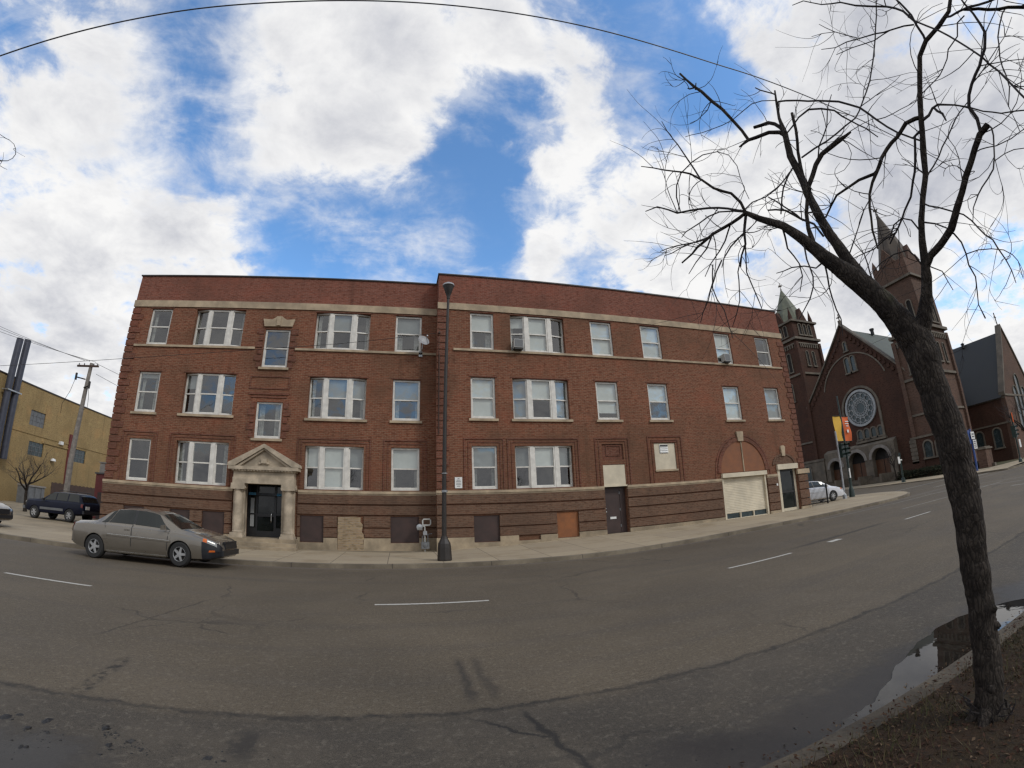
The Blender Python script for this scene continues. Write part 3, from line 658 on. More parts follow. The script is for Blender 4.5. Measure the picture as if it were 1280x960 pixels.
# pale stone bands
m = MB(); m.box(XL-.04, XJ-.002, LY-.05, LY+.02, 10.555, 10.88); m.mark(); m.box(XJ-.03, XR+.04, RY-.05, RY+.02, 10.555, 10.87); m.pc = 0; m.box(XL-.04, XL+.01, LY+.02, 42, 10.555, 10.88); m.pieces('stone_band', M['stone'], bld)
m = MB()
for a, b in ((-12.6,-6.6), (-4.75,1.555)): m.mark(); m.box(a, b, LY-.06, LY+.02, 8.595, 8.695)
m.mark(); m.box(2.25, 21.2, RY-.06, RY+.02, 8.595, 8.695); m.pieces('sill_course', M['stone'], bld)
m = MB()
for a, b in ((XL-.06,-6.95), (-4.16,1.557)):
    m.mark(); m.box(a, b, LY-.09, LY+.02, 2.47, 2.575); m.box(a, b, LY-.06, LY+.02, 2.415, 2.468)
for a, b in ((XJ-.05,8.83), (10.0,15.40), (18.57,19.40)):
    m.mark(); m.box(a, b, RY-.09, RY+.02, 2.47, 2.575); m.box(a, b, RY-.06, RY+.02, 2.415, 2.468)
m.mark(); m.box(20.98, 22.0, RY-.13, RY+.02, 2.46, 2.72)
m.pieces('water_table', M['stone'], bld)
# rusticated brick base: courses with recessed grooves
def base(x0, x1, y, holes):
    m = MB()
    for za, zb in ((2.045, 2.41), (1.61, 1.98), (1.10, 1.55), (.69, 1.04)):
        for a, b in minus(x0, x1, [h[:2] for h in holes if h[2] < zb-.02 and h[3] > za+.02]): m.box(a, b, y-.075, y+.01, za, zb)
    return m
base(XL-.05, XJ-.002, LY, [(a, b, *PZ) for a, b in PANL] + [(-6.95, -4.16, 0, 2.6), (-2.52, -1.42, .3, 1.5)]).build('rusticated_base', M['brick_base'], bld)
base(XJ-.03, XR+.17, RY, [(a, b, *PZ) for a, b in PANR] + [(8.84, 9.99, 0, 2.6), (15.4, 18.57, 0, 2.6), (19.4, 21.05, 0, 2.6)]).build('rusticated_base', M['brick_base'], bld)
m = MB()
for a, b in minus(XL-.08, XJ-.002, [(-6.95,-4.16), (-2.50,-1.42)]):
    for c, d in minus(a, b, PANL): m.mark(); m.box(c, d, LY-.08, LY+.01, -.3, .655)
for a, b in PANL: m.mark(); m.box(a, b, LY-.078, LY+.012, -.3, .455)
for a, b in minus(XJ-.06, XR+.2, [(4.86,5.80), (8.84,9.99), (15.4,18.57), (19.4,21.05)] + PANR): m.mark(); m.box(a, b, RY-.085, RY+.01, -.3, .66 + .02*sin(a*5))
m.mark(); m.box(4.86, 5.80, RY-.08, RY+.01, -.3, .455)
for a, b in PANR: m.mark(); m.box(a, b, RY-.083, RY+.012, -.3, .455)
m.mark(); m.box(8.82, 10.01, RY-.14, RY+.31, .2, .455); m.mark(); m.box(15.4, 18.57, RY-.10, RY+.15, .2, .50); m.mark(); m.box(19.38, 21.07, RY-.10, RY+.29, .2, .475)
m.pieces('foundation', M['foundation'], bld)
m = MB(); V = []
import itertools
pts = [(-2.49,.10), (-1.40,.10), (-1.44,.55), (-1.38,.78), (-1.50,.9), (-1.46,1.2), (-1.56,1.32), (-1.55,1.50), (-1.75,1.53), (-2.48,1.52)]
m.extrude([(x, LY-.075, z) for x, z in pts], (0, .085, 0)); m.build('wall_patch', M['patch'], bld)
# quoins
m = MB()
def quoin(x0, w1, w2, y, z0, z1, sgn):
    k = 0; z = z0; m.mark()
    while z + .27 < z1:
        w_ = w1 if k % 2 else w2
        m.box(x0, x0 + sgn*w_, y-.035, y+.01, z, z+.265); z += .315; k += 1
quoin(XL-.03, .62, .44, LY, 2.65, 10.5, 1); quoin(XJ-.03, .52, .40, RY, 2.65, 10.5, 1); quoin(XR+.03, .52, .38, RY, 2.78, 10.5, -1)
for z0, z1 in ((7.75, 9.65), (4.7, 6.4)):
    quoin(-6.26, .32, .20, LY, z0, z1, -1); quoin(-5.0, .32, .20, LY, z0, z1, 1)
m.pieces('quoins', M['brick_trim'], bld)
# raised brick surrounds, panels and the flat arches above the openings
m = MB()
def outline(x0, x1, z0, z1, y, w_=.055, p=.035, bottom=False):
    m.box(x0, x0+w_, y-p, y+.01, z0, z1); m.box(x1-w_, x1, y-p, y+.01, z0, z1); m.box(x0+w_, x1-w_, y-p, y+.01, z1-w_, z1)
    if bottom: m.box(x0+w_, x1-w_, y-p, y+.01, z0, z0+w_)
for wg, x0, x1, z0, z1, ty, bl in WIN:
    y = LY if wg == 'L' else RY
    m.mark()
    if z0 < 3: outline(x0-.34, x1+.30, 2.6, 4.75, y); outline(x0-.17, x1+.15, 2.6, 4.6, y, .04, .025)
    elif z0 > 3 and not (-6.5 < x0 < -4.8): m.box(x0-.08, x1+.08, y-.018, y+.01, z1+.02, z1+.07)
m.mark(); outline(-6.62, -4.82, 6.80, 7.38, LY, .05, .03, True); m.box(-6.62, -4.82, LY-.04, LY+.01, 6.55, 6.63); m.box(-6.5, -4.9, LY-.03, LY+.01, 6.42, 6.47)
m.mark(); outline(8.52, 10.26, 2.6, 4.76, RY); outline(8.70, 10.1, 2.6, 4.62, RY, .04, .025); m.box(8.87, 9.96, RY+.06, RY+.09, 3.74, 4.48); outline(9.08, 9.84, 3.93, 4.42, RY+.06, .045, .03, True)
m.mark(); outline(11.25, 13.2, 2.6, 4.80, RY); outline(11.45, 12.98, 2.6, 4.62, RY, .04, .025)
m.box(11.5, 12.9, RY-.03, RY+.01, 4.50, 4.56)
m.pieces('brick_surround', M['brick_trim'], bld)
# carved lintel over the stair window
m = MB(); pts = [(-6.28,9.68), (-4.99,9.70), (-4.90,10.05), (-5.28,10.02), (-5.42,10.10), (-5.50,10.18), (-5.74,10.18), (-5.82,10.10), (-5.96,10.02), (-6.37,10.04)]
m.extrude([(x, LY-.08, z) for x, z in pts], (0, .09, 0)); m.box(-5.72, -5.54, LY-.13, LY-.078, 9.72, 10.14); m.build('carved_lintel', M['stone'], bld)
# boarded basement windows and other boards
for a, b in PANL + PANR:
    mm = M['orange'] if a > 6 else M['panel']; y = LY if a < 1.5 else RY
    m = MB(); m.box(a+.004, b-.004, y+.02, y+.06, PZ[0]+.004, PZ[1]-.004); p = m.build('basement_board', mm, bld)
    if a > 6: p['label'] = 'bright orange board closing the basement window'
# interior surfaces seen through the glass
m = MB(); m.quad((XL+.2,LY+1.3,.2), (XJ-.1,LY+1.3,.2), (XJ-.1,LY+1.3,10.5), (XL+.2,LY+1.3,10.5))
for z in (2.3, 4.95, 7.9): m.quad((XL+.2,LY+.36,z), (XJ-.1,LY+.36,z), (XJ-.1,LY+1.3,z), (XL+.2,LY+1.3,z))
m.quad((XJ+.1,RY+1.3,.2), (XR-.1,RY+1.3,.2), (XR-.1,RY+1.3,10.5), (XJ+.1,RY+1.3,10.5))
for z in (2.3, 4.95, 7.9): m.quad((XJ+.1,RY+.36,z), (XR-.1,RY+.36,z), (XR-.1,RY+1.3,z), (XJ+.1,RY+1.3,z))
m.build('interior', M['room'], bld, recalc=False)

# ------------------------------------------------------------------ windows
def bar(m, a, b, z0, z1, t0, t1, s0, s1):
    """box along the plan line a->b between parameters s0..s1 (metres from a), depth t0..t1 behind the line"""
    d = Vector((b[0]-a[0], b[1]-a[1])); L = d.length; d /= L; n = Vector((-d.y, d.x))
    P = lambda s, t: (a[0] + d.x*s + n.x*t, a[1] + d.y*s + n.y*t)
    c = [P(s0,t0), P(s1,t0), P(s1,t1), P(s0,t1)]
    m.hexa([(x, y, z0) for x, y in c], [(x, y, z1) for x, y in c])
def sash(fr, pn, blm, a, b, z0, z1, fw, tilt, blind):
    L = sqrt((b[0]-a[0])**2 + (b[1]-a[1])**2); zm = (z0+z1)/2 + .01
    bar(fr, a, b, z0, z1, 0, .09, 0, fw); bar(fr, a, b, z0, z1, 0, .09, L-fw, L)
    bar(fr, a, b, z1-fw, z1, 0, .09, fw, L-fw); bar(fr, a, b, z0, z0+fw*1.1, 0, .09, fw, L-fw)
    bar(fr, a, b, zm-.028, zm+.028, .012, .085, fw, L-fw)
    bar(fr, a, b, z0+fw*1.1, zm-.028, .035, .075, fw, fw+.03); bar(fr, a, b, z0+fw*1.1, zm-.028, .035, .075, L-fw-.03, L-fw)
    bar(fr, a, b, z0+fw*1.1, z0+fw*1.1+.045, .033, .077, fw+.03, L-fw-.03)
    d = Vector((b[0]-a[0], b[1]-a[1])).normalized(); n = Vector((-d.y, d.x))
    P = lambda s, t, z: (a[0]+d.x*s+n.x*t, a[1]+d.y*s+n.y*t, z)
    for za, zb, t in ((z0+fw, zm, .058), (zm, z1-fw, .038)):
        e, f = random.uniform(-tilt, tilt), random.uniform(-tilt, tilt)
        pn.quad(P(fw*.8, t-e-f, za), P(L-fw*.8, t+e-f, za), P(L-fw*.8, t+e+f, zb), P(fw*.8, t-e+f, zb))
    if blind:
        mm, fr_ = blind; zt = z1 - fw*.5; zb = zt - (zt - z0 - fw*.5)*fr_
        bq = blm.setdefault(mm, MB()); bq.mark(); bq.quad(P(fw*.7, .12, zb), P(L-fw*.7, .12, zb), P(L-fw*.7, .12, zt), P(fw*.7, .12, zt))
for wg, x0, x1, z0, z1, ty, bl in WIN:
    y = LY if wg == 'L' else RY
    fr, pn, blm = MB(), MB(), {}; B = {i: (mm, f) for i, f, mm in bl}
    if ty == 's':
        sash(fr, pn, blm, (x0+.003, y+.07), (x1-.003, y+.07), z0+.003, z1-.003, .075, .006, B.get(0))
    else:
        W = x1-x0; q = [x0+.004, x0+.255*W, x0+.335*W, x1-.335*W, x1-.255*W, x1-.004]; yo, yi, yc = y+.20, y+.075, y+.045
        sash(fr, pn, blm, (q[0], yo), (q[1], yi), z0+.003, z1-.003, .06, .006, B.get(0))
        sash(fr, pn, blm, (q[2]-.05, yc), (q[3]+.05, yc), z0+.003, z1-.003, .065, .006, B.get(1))
        sash(fr, pn, blm, (q[4], yi), (q[5], yo), z0+.003, z1-.003, .06, .006, B.get(2))
        for a, b in ((q[1], q[2]-.05), (q[3]+.05, q[4])): fr.box(a, b, y+.03, y+.19, z0+.003, z1-.003)
        fr.hexa([(q[0],yo+.02,z1-.05),(q[0],yo-.045,z1-.05),(q[1],yi-.045,z1-.05),(q[1],yi+.02,z1-.05)], [(q[0],yo+.02,z1-.002),(q[0],yo-.045,z1-.002),(q[1],yi-.045,z1-.002),(q[1],yi+.02,z1-.002)])
        fr.hexa([(q[4],yi+.02,z1-.05),(q[4],yi-.045,z1-.05),(q[5],yo-.045,z1-.05),(q[5],yo+.02,z1-.05)], [(q[4],yi+.02,z1-.002),(q[4],yi-.045,z1-.002),(q[5],yo-.045,z1-.002),(q[5],yo+.02,z1-.002)])
    if random.random() < .55 and ty == 's' or (ty == 't' and random.random() < .7):
        cu = blm.setdefault('curtain', MB()); z_a, z_b = z0+.1, z1-.1
        for xa_, xb_ in ((x0+.10, x0+.10+random.uniform(.08,.26)), (x1-.10-random.uniform(.08,.26), x1-.10)):
            cu.mark(); n_ = 6
            cu.add([(xa_+(xb_-xa_)*i_/n_, y+.30+.02*(i_ % 2), z_) for z_ in (z_a, z_b) for i_ in range(n_+1)], [(i_, i_+1, n_+2+i_, n_+1+i_) for i_ in range(n_)])
    o = fr.build('window', M['white'], bld)
    pn.build('panes', M['glass'], o, recalc=False)
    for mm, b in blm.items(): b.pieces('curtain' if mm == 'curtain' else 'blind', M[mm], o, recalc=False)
    if 4 < z0 < 8.2:
        m = MB(); m.box(x0-.10, x1+.10, y-.075, y+.05, z0-.105, z0-.002); m.build('sill', M['stone'], o)

# ------------------------------------------------------------------ stone entrance portal
po = MB(); Y0 = 19.08
for a, b in ((-6.86,-6.38), (-4.73,-4.27)):
    po.box(a-.06, b+.06, Y0-.06, LY+.01, .10, .66); po.box(a-.02, b+.02, Y0-.02, LY+.01, .66, .76)
    for k in range(1):
        c = ((a+b)/2, Y0+.21, 0)
        po.lathe([(.215,.76), (.225,.80), (.20,.84), (.197,1.6), (.185,2.42), (.20,2.44), (.20,2.47), (.185,2.50)], c, n=20)
    po.box(a+.0, b-.0, Y0+.25, LY+.01, .76, 2.5)
    for s in (a, b): po.lathe([(.0,-.02), (.085,-.02), (.085,.30), (.0,.30)], (s, Y0+.04, 2.58), axis='y', n=12)
    po.box(a-.05, b+.05, Y0-.02, LY+.01, 2.50, 2.74)
po.box(-6.86, -4.25, Y0, LY+.01, 2.742, 2.98); po.box(-6.84, -4.27, Y0+.03, LY+.01, 2.98, 3.24)
po.box(-6.90, -4.21, Y0-.05, LY+.01, 3.24, 3.29)
k = -6.86
while k < -4.3: po.box(k, k+.07, Y0-.10, Y0-.05, 3.24, 3.29); k += .13
po.box(-7.04, -4.08, Y0-.13, LY+.01, 3.292, 3.43)
ap = (-5.56, 4.30)
po.extrude([(-6.98, Y0+.06, 3.43), (-4.14, Y0+.06, 3.43), (ap[0], Y0+.06, ap[1]-.08)], (0, LY-Y0-.05, 0))
for s in (-1, 1):
    e = -5.56 + s*1.52
    po.extrude([(e, Y0-.14, 3.432), (e - s*.02, Y0-.14, 3.56), (ap[0], Y0-.14, ap[1]+.06), (ap[0], Y0-.14, ap[1]-.10), (e - s*.30, Y0-.14, 3.432)], (0, LY-Y0+.15, 0))
    po.extrude([(e - s*.34, Y0-.06, 3.432), (ap[0], Y0-.06, ap[1]-.105), (ap[0], Y0-.06, ap[1]-.19), (e - s*.52, Y0-.06, 3.432)], (0, .15, 0))
po.box(-5.68, -5.44, Y0-.04, Y0+.08, 3.58, 3.76); po.box(-5.78, -5.34, Y0-.01, Y0+.08, 3.54, 3.62)
po.box(-6.38, -6.5, LY-.02, LY+.2, .3, 2.75); po.box(-4.72, -4.84, LY-.02, LY+.2, .3, 2.75)
portal = po.build('portal', M['portal'], bld)
m = MB(); m.box(-7.0, -4.12, 18.90, LY+1.1, -.1, .565); m.box(-6.9, -4.0, 18.58, 18.90, -.1, .415); m.box(-6.95, -3.95, 18.26, 18.58, -.1, .275)
m.build('steps', M['foundation'], portal)
m = MB(); yd = LY+.62
for a, b in ((-6.5,-6.40), (-6.12,-6.04), (-5.32,-5.22), (-4.94,-4.84)): m.box(a, b, yd, yd+.08, .57, 2.78)
m.box(-6.40, -4.94, yd+.002, yd+.078, 2.30, 2.42); m.box(-6.04, -5.32, yd+.004, yd+.07, .57, .82); m.box(-6.04, -5.32, yd+.004, yd+.07, 1.42, 1.54)
m.box(-6.40, -6.12, yd+.004, yd+.07, .57, .95); m.box(-5.22, -4.94, yd+.004, yd+.07, .57, .95); m.box(-6.4, -6.12, yd+.004, yd+.07, 1.5, 1.56); m.box(-5.22,-4.94, yd+.004, yd+.07, 1.5, 1.56)
ed = m.build('entrance_door', M['black'], bld)
m = MB(); m.quad((-6.45,yd+.05,.6), (-4.9,yd+.05,.6), (-4.9,yd+.05,2.76), (-6.45,yd+.05,2.76)); m.build('panes', M['carglass'], ed, recalc=False)
m = MB(); m.tube([(-5.42,yd-.03,1.2), (-5.42,yd-.05,1.25), (-5.42,yd-.05,1.5), (-5.42,yd-.03,1.55)], .018); m.build('handle', M['chrome'], ed)
m = MB(); m.box(-6.45, -6.13, yd-.02, yd-.004, 2.32, 2.43); m.mark(); m.box(-5.21, -4.89, yd-.02, yd-.004, 2.30, 2.41); m.pieces('blue_notice', M['bluenote'], ed)  # light blue paper notices on the entrance glass
# curtain strip beside the door
m = MB(); m.box(-6.36, -6.2, yd+.02, yd+.045, 1.0, 2.2); m.build('sidelight_curtain', M['blindgrey'], ed)

# brown street door with its board above, mail slot
m = MB(); m.box(8.875, 9.70, RY+.22, RY+.27, .47, 2.50); d = m.build('street_door', M['door'], bld); hg = MB()
for z_ in (.72, 1.45, 2.2): hg.mark(); hg.box(9.655, 9.70, RY+.205, RY+.222, z_, z_+.12)
hg.pieces('hinge', M['greysteel'], d); d['label'] = 'dark brown flush door with a pale mail slot'
m = MB(); m.box(9.16, 9.46, RY+.205, RY+.221, 1.10, 1.20); m.build('mail_slot', M['sign'], d)
m = MB(); m.lathe([(.0,-.05), (.028,-.045), (.03,-.02), (.015,0)], (8.97, RY+.22, 1.43), axis='y', n=10); m.mark(); m.lathe([(.0,-.02), (.022,-.02), (.022,0)], (8.97, RY+.22, 1.58), axis='y', n=10); m.pieces('handle', M['chrome'], d)
m = MB(); m.box(8.862, 8.875, RY+.02, RY+.3, .47, 2.52); m.box(9.70, 9.968, RY+.20, RY+.30, .47, 2.52); m.box(8.875, 9.70, RY+.20, RY+.3, 2.50, 2.53); m.build('door_frame', M['door'], d)
m = MB(); m.box(8.87, 9.96, RY+.015, RY+.05, 2.60, 3.52); m.box(8.83, 10.0, RY-.05, RY+.05, 2.535, 2.60); m.build('transom_board', M['cream'], bld)
m = MB(); m.box(11.615, 12.805, RY+.04, RY+.07, 3.21, 4.465); vb = m.build('vented_board', M['cream'], bld)
m = MB(); m.box(11.57, 12.85, RY-.05, RY+.06, 3.12, 3.205); m.build('sill', M['stone'], vb)
m = MB()
for k in range(4):
    z = 4.02 + .09*k; m.hexa([(11.94,RY+.035,z),(12.38,RY+.035,z),(12.38,RY+.025,z+.03),(11.94,RY+.025,z+.03)], [(11.94,RY-.02,z),(12.38,RY-.02,z),(12.38,RY+.0,z+.05),(11.94,RY+.0,z+.05)])
m.box(11.92, 12.40, RY+.02, RY+.041, 3.98, 4.40)
m.build('louvre_vent', M['sign'], vb)
m = MB(); m.box(11.95, 12.37, RY-.015, RY+.019, 4.285, 4.37); m.build('vent_opening', M['dark'], vb)

# wide shop opening: roller shutter, arch with keystone
m = MB()
for k in range(22):
    z = .79 + k*.0845; m.extrude([(15.56,RY+.10,z), (15.56,RY+.092,z+.02), (15.56,RY+.092,z+.06), (15.56,RY+.10,z+.0845)], (2.85, 0, 0))
sh_ = m.build('roller_shutter', M['cream'], bld)
m = MB(); m.box(15.46, 15.56, RY-.02, RY+.15, .50, 2.60); m.box(18.41, 18.51, RY-.02, RY+.15, .50, 2.60); m.box(15.44, 18.53, RY-.14, RY+.15, 2.60, 2.815); m.box(15.56, 18.41, RY+.02, RY+.13, .50, .54)
m.box(16.50, 16.56, RY+.03, RY+.12, .54, .79); m.box(17.42, 17.48, RY+.03, RY+.12, .54, .79); m.build('shutter_frame', M['cream'], sh_)
m = MB(); m.quad((15.56,RY+.11,.54), (18.41,RY+.11,.54), (18.41,RY+.11,.79), (15.56,RY+.11,.79)); m.build('panes', M['churchglass'], sh_, recalc=False)
AC, AR, AZ = 17.0, 1.55, 2.86
arc = lambda r, n=28, a0=0., a1=pi: [(AC + r*cos(a0+(a1-a0)*i/n), AZ + (r+.06)*sin(a0+(a1-a0)*i/n)) for i in range(n+1)]
m = MB(); m.extrude([(x, RY-.012, z) for x, z in arc(AR)], (0, .02, 0)); ab = m.build('arch_board', M['archboard'], bld)
m = MB(); m.box(AC-.025, AC+.035, RY-.05, RY-.013, AZ, AZ+AR+.04); m.build('centre_batten', M['foundation'], ab)
m = MB(); m.ring([(x, RY-.05, z) for x, z in arc(AR+.0)], [(x, RY-.05, z) for x, z in arc(AR+.20)], (0, .06, 0)); m.ring([(x, RY-.028, z) for x, z in arc(AR+.24)], [(x, RY-.028, z) for x, z in arc(AR+.34)], (0, .04, 0))
m.box(15.08, 15.13, RY-.03, RY+.01, 2.58, 2.86); m.box(18.87, 18.92, RY-.03, RY+.01, 2.58, 2.86); m.build('brick_arch', M['brick_trim'], bld)
m = MB(); m.extrude([(16.79,RY-.10,4.44), (17.15,RY-.10,4.44), (17.20,RY-.10,4.95), (16.74,RY-.10,4.95)], (0, .11, 0)); m.mark(); m.extrude([(19.93,RY-.10,3.52), (20.16,RY-.10,3.52), (20.23,RY-.10,4.02), (20.13,RY-.10,4.10), (19.98,RY-.10,4.10), (19.88,RY-.10,4.02)], (0, .11, 0)); m.pieces('keystone', M['stone'], bld)
arc2 = lambda r, n=20: [(20.06 + r*cos(pi*i/n), 3.08 + r*.62*sin(pi*i/n)) for i in range(n+1)]
m = MB(); m.extrude([(x, RY-.03, z) for x, z in arc2(.74)], (0, .04, 0)); m.ring([(x, RY-.06, z) for x, z in arc2(.78)], [(x, RY-.06, z) for x, z in arc2(.92)], (0, .07, 0)); m.build('brick_arch', M['brick_base'], bld)
# white framed shop door
m = MB(); m.box(19.42, 21.06, RY-.12, RY+.2, 2.79, 3.075); m.box(19.45, 19.62, RY-.03, RY+.2, .475, 2.79); m.box(20.85, 21.01, RY+.12, RY+.2, .475, 2.79); m.box(19.62, 20.85, RY+.13, RY+.19, .475, .66); sd = m.build('shop_door', M['cream'], bld)
m = MB(); m.box(19.63, 19.74, RY+.14, RY+.18, .66, 2.79); m.box(20.74, 20.85, RY+.14, RY+.18, .66, 2.79); m.box(19.74, 20.74, RY+.14, RY+.18, 1.5, 1.6); m.box(19.74, 20.74, RY+.14, RY+.18, 2.68, 2.79); m.build('door_frame', M['black'], sd)
m = MB(); m.quad((19.74,RY+.165,.66), (20.74,RY+.165,.66), (20.74,RY+.165,2.68), (19.74,RY+.165,2.68)); m.build('panes', M['carglass'], sd, recalc=False)
m = MB(); m.box(19.22, 19.32, RY-.085, RY-.05, 1.94, 2.06); m.build('doorbell_box', M['sign'], bld)
# conduit on the corner, cable clips
m = MB(); m.tube([(XJ+.07,RY-.06,4.9), (XJ+.07,RY-.06,8.4)], .022); m.tube([(XJ+.05,RY-.07,8.4), (XJ+.05,RY-.09,9.2)], .012); m.lathe([(.0,-.12), (.05,-.12), (.05,.0), (0,0)], (XJ+.06, RY-.02, 9.36), axis='y', n=10); m.build('conduit', M['fencewood'], bld)

# ------------------------------------------------------------------ things on the facade
def ac_unit(x, y, z, w_, label):
    t = thing('air_conditioner', label, 'air conditioner', (x, y, z), 0, 'window air conditioners')
    m = MB(); m.box(x, x+w_, y-.30, y+.05, z, z+.40); m.build('body', M['greyplastic'], t)
    m = MB()
    for k in range(7): m.box(x+.03, x+w_-.03, y-.306, y-.300, z+.05+k*.045, z+.068+k*.045)
    m.box(x+.02, x+w_-.02, y-.303, y-.3005, z+.02, z+.38)
    m.build('grille', M['greysteel'], t)
    m = MB(); m.box(x+.02, x+w_-.02, y-.27, y+.04, z-.07, z-.002); m.build('bracket', M['black'], t)
ac_unit(4.93, RY, 8.78, .42, 'grey air conditioner in the third floor triple window')
ac_unit(16.62, RY+.05, 8.78, .40, 'grey air conditioner on the sill of a single window')
m = MB(); c = Vector((.94, 19.02, 9.08)); ax = Vector((.35,-.85,.38)).normalized(); u = ax.orthogonal().normalized(); v = ax.cross(u)
for k in range(6):
    pass
V = []; F = []; n = 28
for i in range(7):
    r = .26*i/6
    for j in range(n): V.append(c + (u*cos(2*pi*j/n) + v*sin(2*pi*j/n))*r + ax*(r*r*1.1))
for i in range(6):
    for j in range(n): F.append((i*n+j, i*n+(j+1) % n, (i+1)*n+(j+1) % n, (i+1)*n+j))
dish = thing('satellite_dish', 'round grey satellite dish mounted beside the top floor window', 'satellite dish', (.86, 19.4, 8.6))
m.add(V, F); m.build('reflector', M['dishgrey'], dish, smooth=True)
m = MB(); m.tube([(.86,19.45,8.62), (.86,19.25,8.62), (.90,19.1,8.75), tuple(c - ax*.02)], .022); m.box(.78, .94, 19.44, 19.5, 8.5, 8.74); m.build('mount', M['metal'], dish)
m = MB(); b_ = c - v*.24 + ax*.06; m.tube([b_ if (c - v*.24).z < c.z else c + v*.24 + ax*.06, c + ax*.34 - Vector((0,0,.06))], .012); e_ = c + ax*.36 - Vector((0,0,.06)); m.tube([e_, e_ + ax*.10], .03); m.build('feed_arm', M['metal'], dish)

gm = thing('gas_meter', 'grey gas meter with looped pipe in front of dark board', 'gas meter', (1.05, 19.1, .13))
m = MB(); y = 19.02
m.tube([(1.05,y,.05), (1.05,y,.95), (1.05,y,1.12), (.97,y,1.17), (.97,y,1.38), (1.01,y,1.43), (1.26,y,1.43), (1.29,y,1.39), (1.29,y,1.24), (1.25,y,1.19), (1.0,y,1.19)], .030, n=8); m.build('pipe_loop', M['greyplastic'], gm)
m = MB(); m.box(.98, 1.14, y-.10, y+.06, .80, .96); m.lathe([(.0,-.14), (.12,-.12), (.13,-.02), (.10,.05)], (.84, y, 1.12), axis='y', n=16); m.box(.74, .95, y-.06, y+.06, 1.0, 1.05); m.build('regulator', M['metal'], gm)
m = MB(); m.box(.90, 1.22, y-.13, y+.09, .25, .52); m.lathe([(.0,-.16), (.09,-.15), (.10,-.10)], (1.06, y, .40), axis='y', n=14); m.tube([(.95,y,.52), (.95,y,.72), (1.02,y,.80)], .022); m.tube([(1.17,y,.52), (1.17,y,.82), (1.34,y,.85)], .022); m.build('meter_body', M['greysteel'], gm)
ns = thing('notice_sign', 'small white notice on the brick wall beside the lamp post', 'sign', (2.42, RY, 2.9))
m = MB(); m.box(2.275, 2.575, RY-.030, RY-.012, 2.67, 3.12); m.build('plate', M['sign'], ns)
m = MB()
for k, (a, b) in enumerate(((.11,.19), (.07,.23), (.05,.25), (.06,.24), (.05,.25), (.08,.22))): m.box(2.275+a, 2.275+b, RY-.034, RY-.030, 3.05-.062*k, 3.072-.062*k)
m.build('printed_lines', M['greysteel'], ns)
# ------------------------------------------------------------------ vehicles
class CarShape:
    def __init__(s, P): s.P = P
    def sec(s, x):
        P = s.P; zt, zb, w_, wr, zl = (interp(x, P[k]) for k in ('top', 'belt', 'w', 'wr', 'lo'))
        zt = max(zt, zb+.01); zm = zl + .52*(zb-zl)
        return [(0, zl), (.80*w_, zl), (.955*w_, zl+.045), (.985*w_, zl+.16), (w_, zm), (.992*w_, zb-.09), (.972*w_, zb-.02), (.93*w_, zb+.012),
                (wr + (.93*w_-wr)*.55, zb+(zt-zb)*.45), (wr + (.93*w_-wr)*.10, zt - (zt-zb)*.12), (wr*.90, zt-.025*min(1, (zt-zb)/.3)), (wr*.5, zt-.004), (0, zt)]
    def S(s, x, t, side=1):
        c = s.sec(x); i = min(int(t), len(c)-2); f = t-i
        y = c[i][0] + (c[i+1][0]-c[i][0])*f; z = c[i][1] + (c[i+1][1]-c[i][1])*f
        return Vector((x, y*side, z))
    def body(s, L, wheels, wr_, mats, n=72):
        m = MB(); xs = [L*(.5 - .5*cos(pi*i/n))*.35 + L*i/n*.65 for i in range(n+1)]
        ring = []
        for x in xs:
            c = s.sec(x); pts = [(x, y, z) for y, z in c] + [(x, -y, z) for y, z in c[-2:0:-1]]
            ring.append(pts)
        k = len(ring[0]); V = [p for r in ring for p in r]
        F = [(i*k+j, (i+1)*k+j, (i+1)*k+(j+1) % k, i*k+(j+1) % k) for i in range(n) for j in range(k)]
        F += [tuple(range(k)), tuple(range(n*k, n*k+k))[::-1]]
        m.add(V, F); ob = m.build('body', mats, None, smooth=True)
        cut = MB(); cut.cur = 1
        for wx in wheels:
            for sd in (-1, 1):
                y0 = s.S(wx, 4).y
                cut.lathe([(0, 0), (wr_, 0), (wr_, .5), (0, .5)], (wx, sd*(y0-.20) if sd > 0 else -(y0-.20)-.5, wr_*.86), axis='y', n=36)
        cm = cut.build('cutter', mats, None)
        bo = ob.modifiers.new('b', 'BOOLEAN'); bo.object = cm; bo.operation = 'DIFFERENCE'; bo.solver = 'EXACT'
        dg = bpy.context.evaluated_depsgraph_get(); dg.update()
        me = bpy.data.meshes.new_from_object(ob.evaluated_get(dg)); me.name = 'body'
        bpy.data.objects.remove(cm); bpy.data.objects.remove(ob)
        me.polygons.foreach_set('use_smooth', [True]*len(me.polygons)); me.set_sharp_from_angle(angle=radians(32))
        return me
    def patch(s, m, q, nu=10, nv=5, off=.006, side=1):
        """q: four (x,t) corners: low-rear, low-front, high-front, high-rear"""
        V = []
        for j in range(nv+1):
            v = j/nv
            for i in range(nu+1):
                u = i/nu
                a = [(q[0][k]*(1-u)+q[1][k]*u)*(1-v) + (q[3][k]*(1-u)+q[2][k]*u)*v for k in (0, 1)]
                p = s.S(a[0], a[1], side); px = s.S(a[0]+.01, a[1], side)-s.S(a[0]-.01, a[1], side); pt = s.S(a[0], min(a[1]+.05, 11.99), side)-s.S(a[0], a[1]-.05, side)
                nn = px.cross(pt)*-side
                if nn.length < 1e-9: nn = Vector((0, 0, 1))
                nn.normalize()
                V.append(p + nn*off)
        m.add(V, [(j*(nu+1)+i, j*(nu+1)+i+1, (j+1)*(nu+1)+i+1, (j+1)*(nu+1)+i) for j in range(nv) for i in range(nu)])
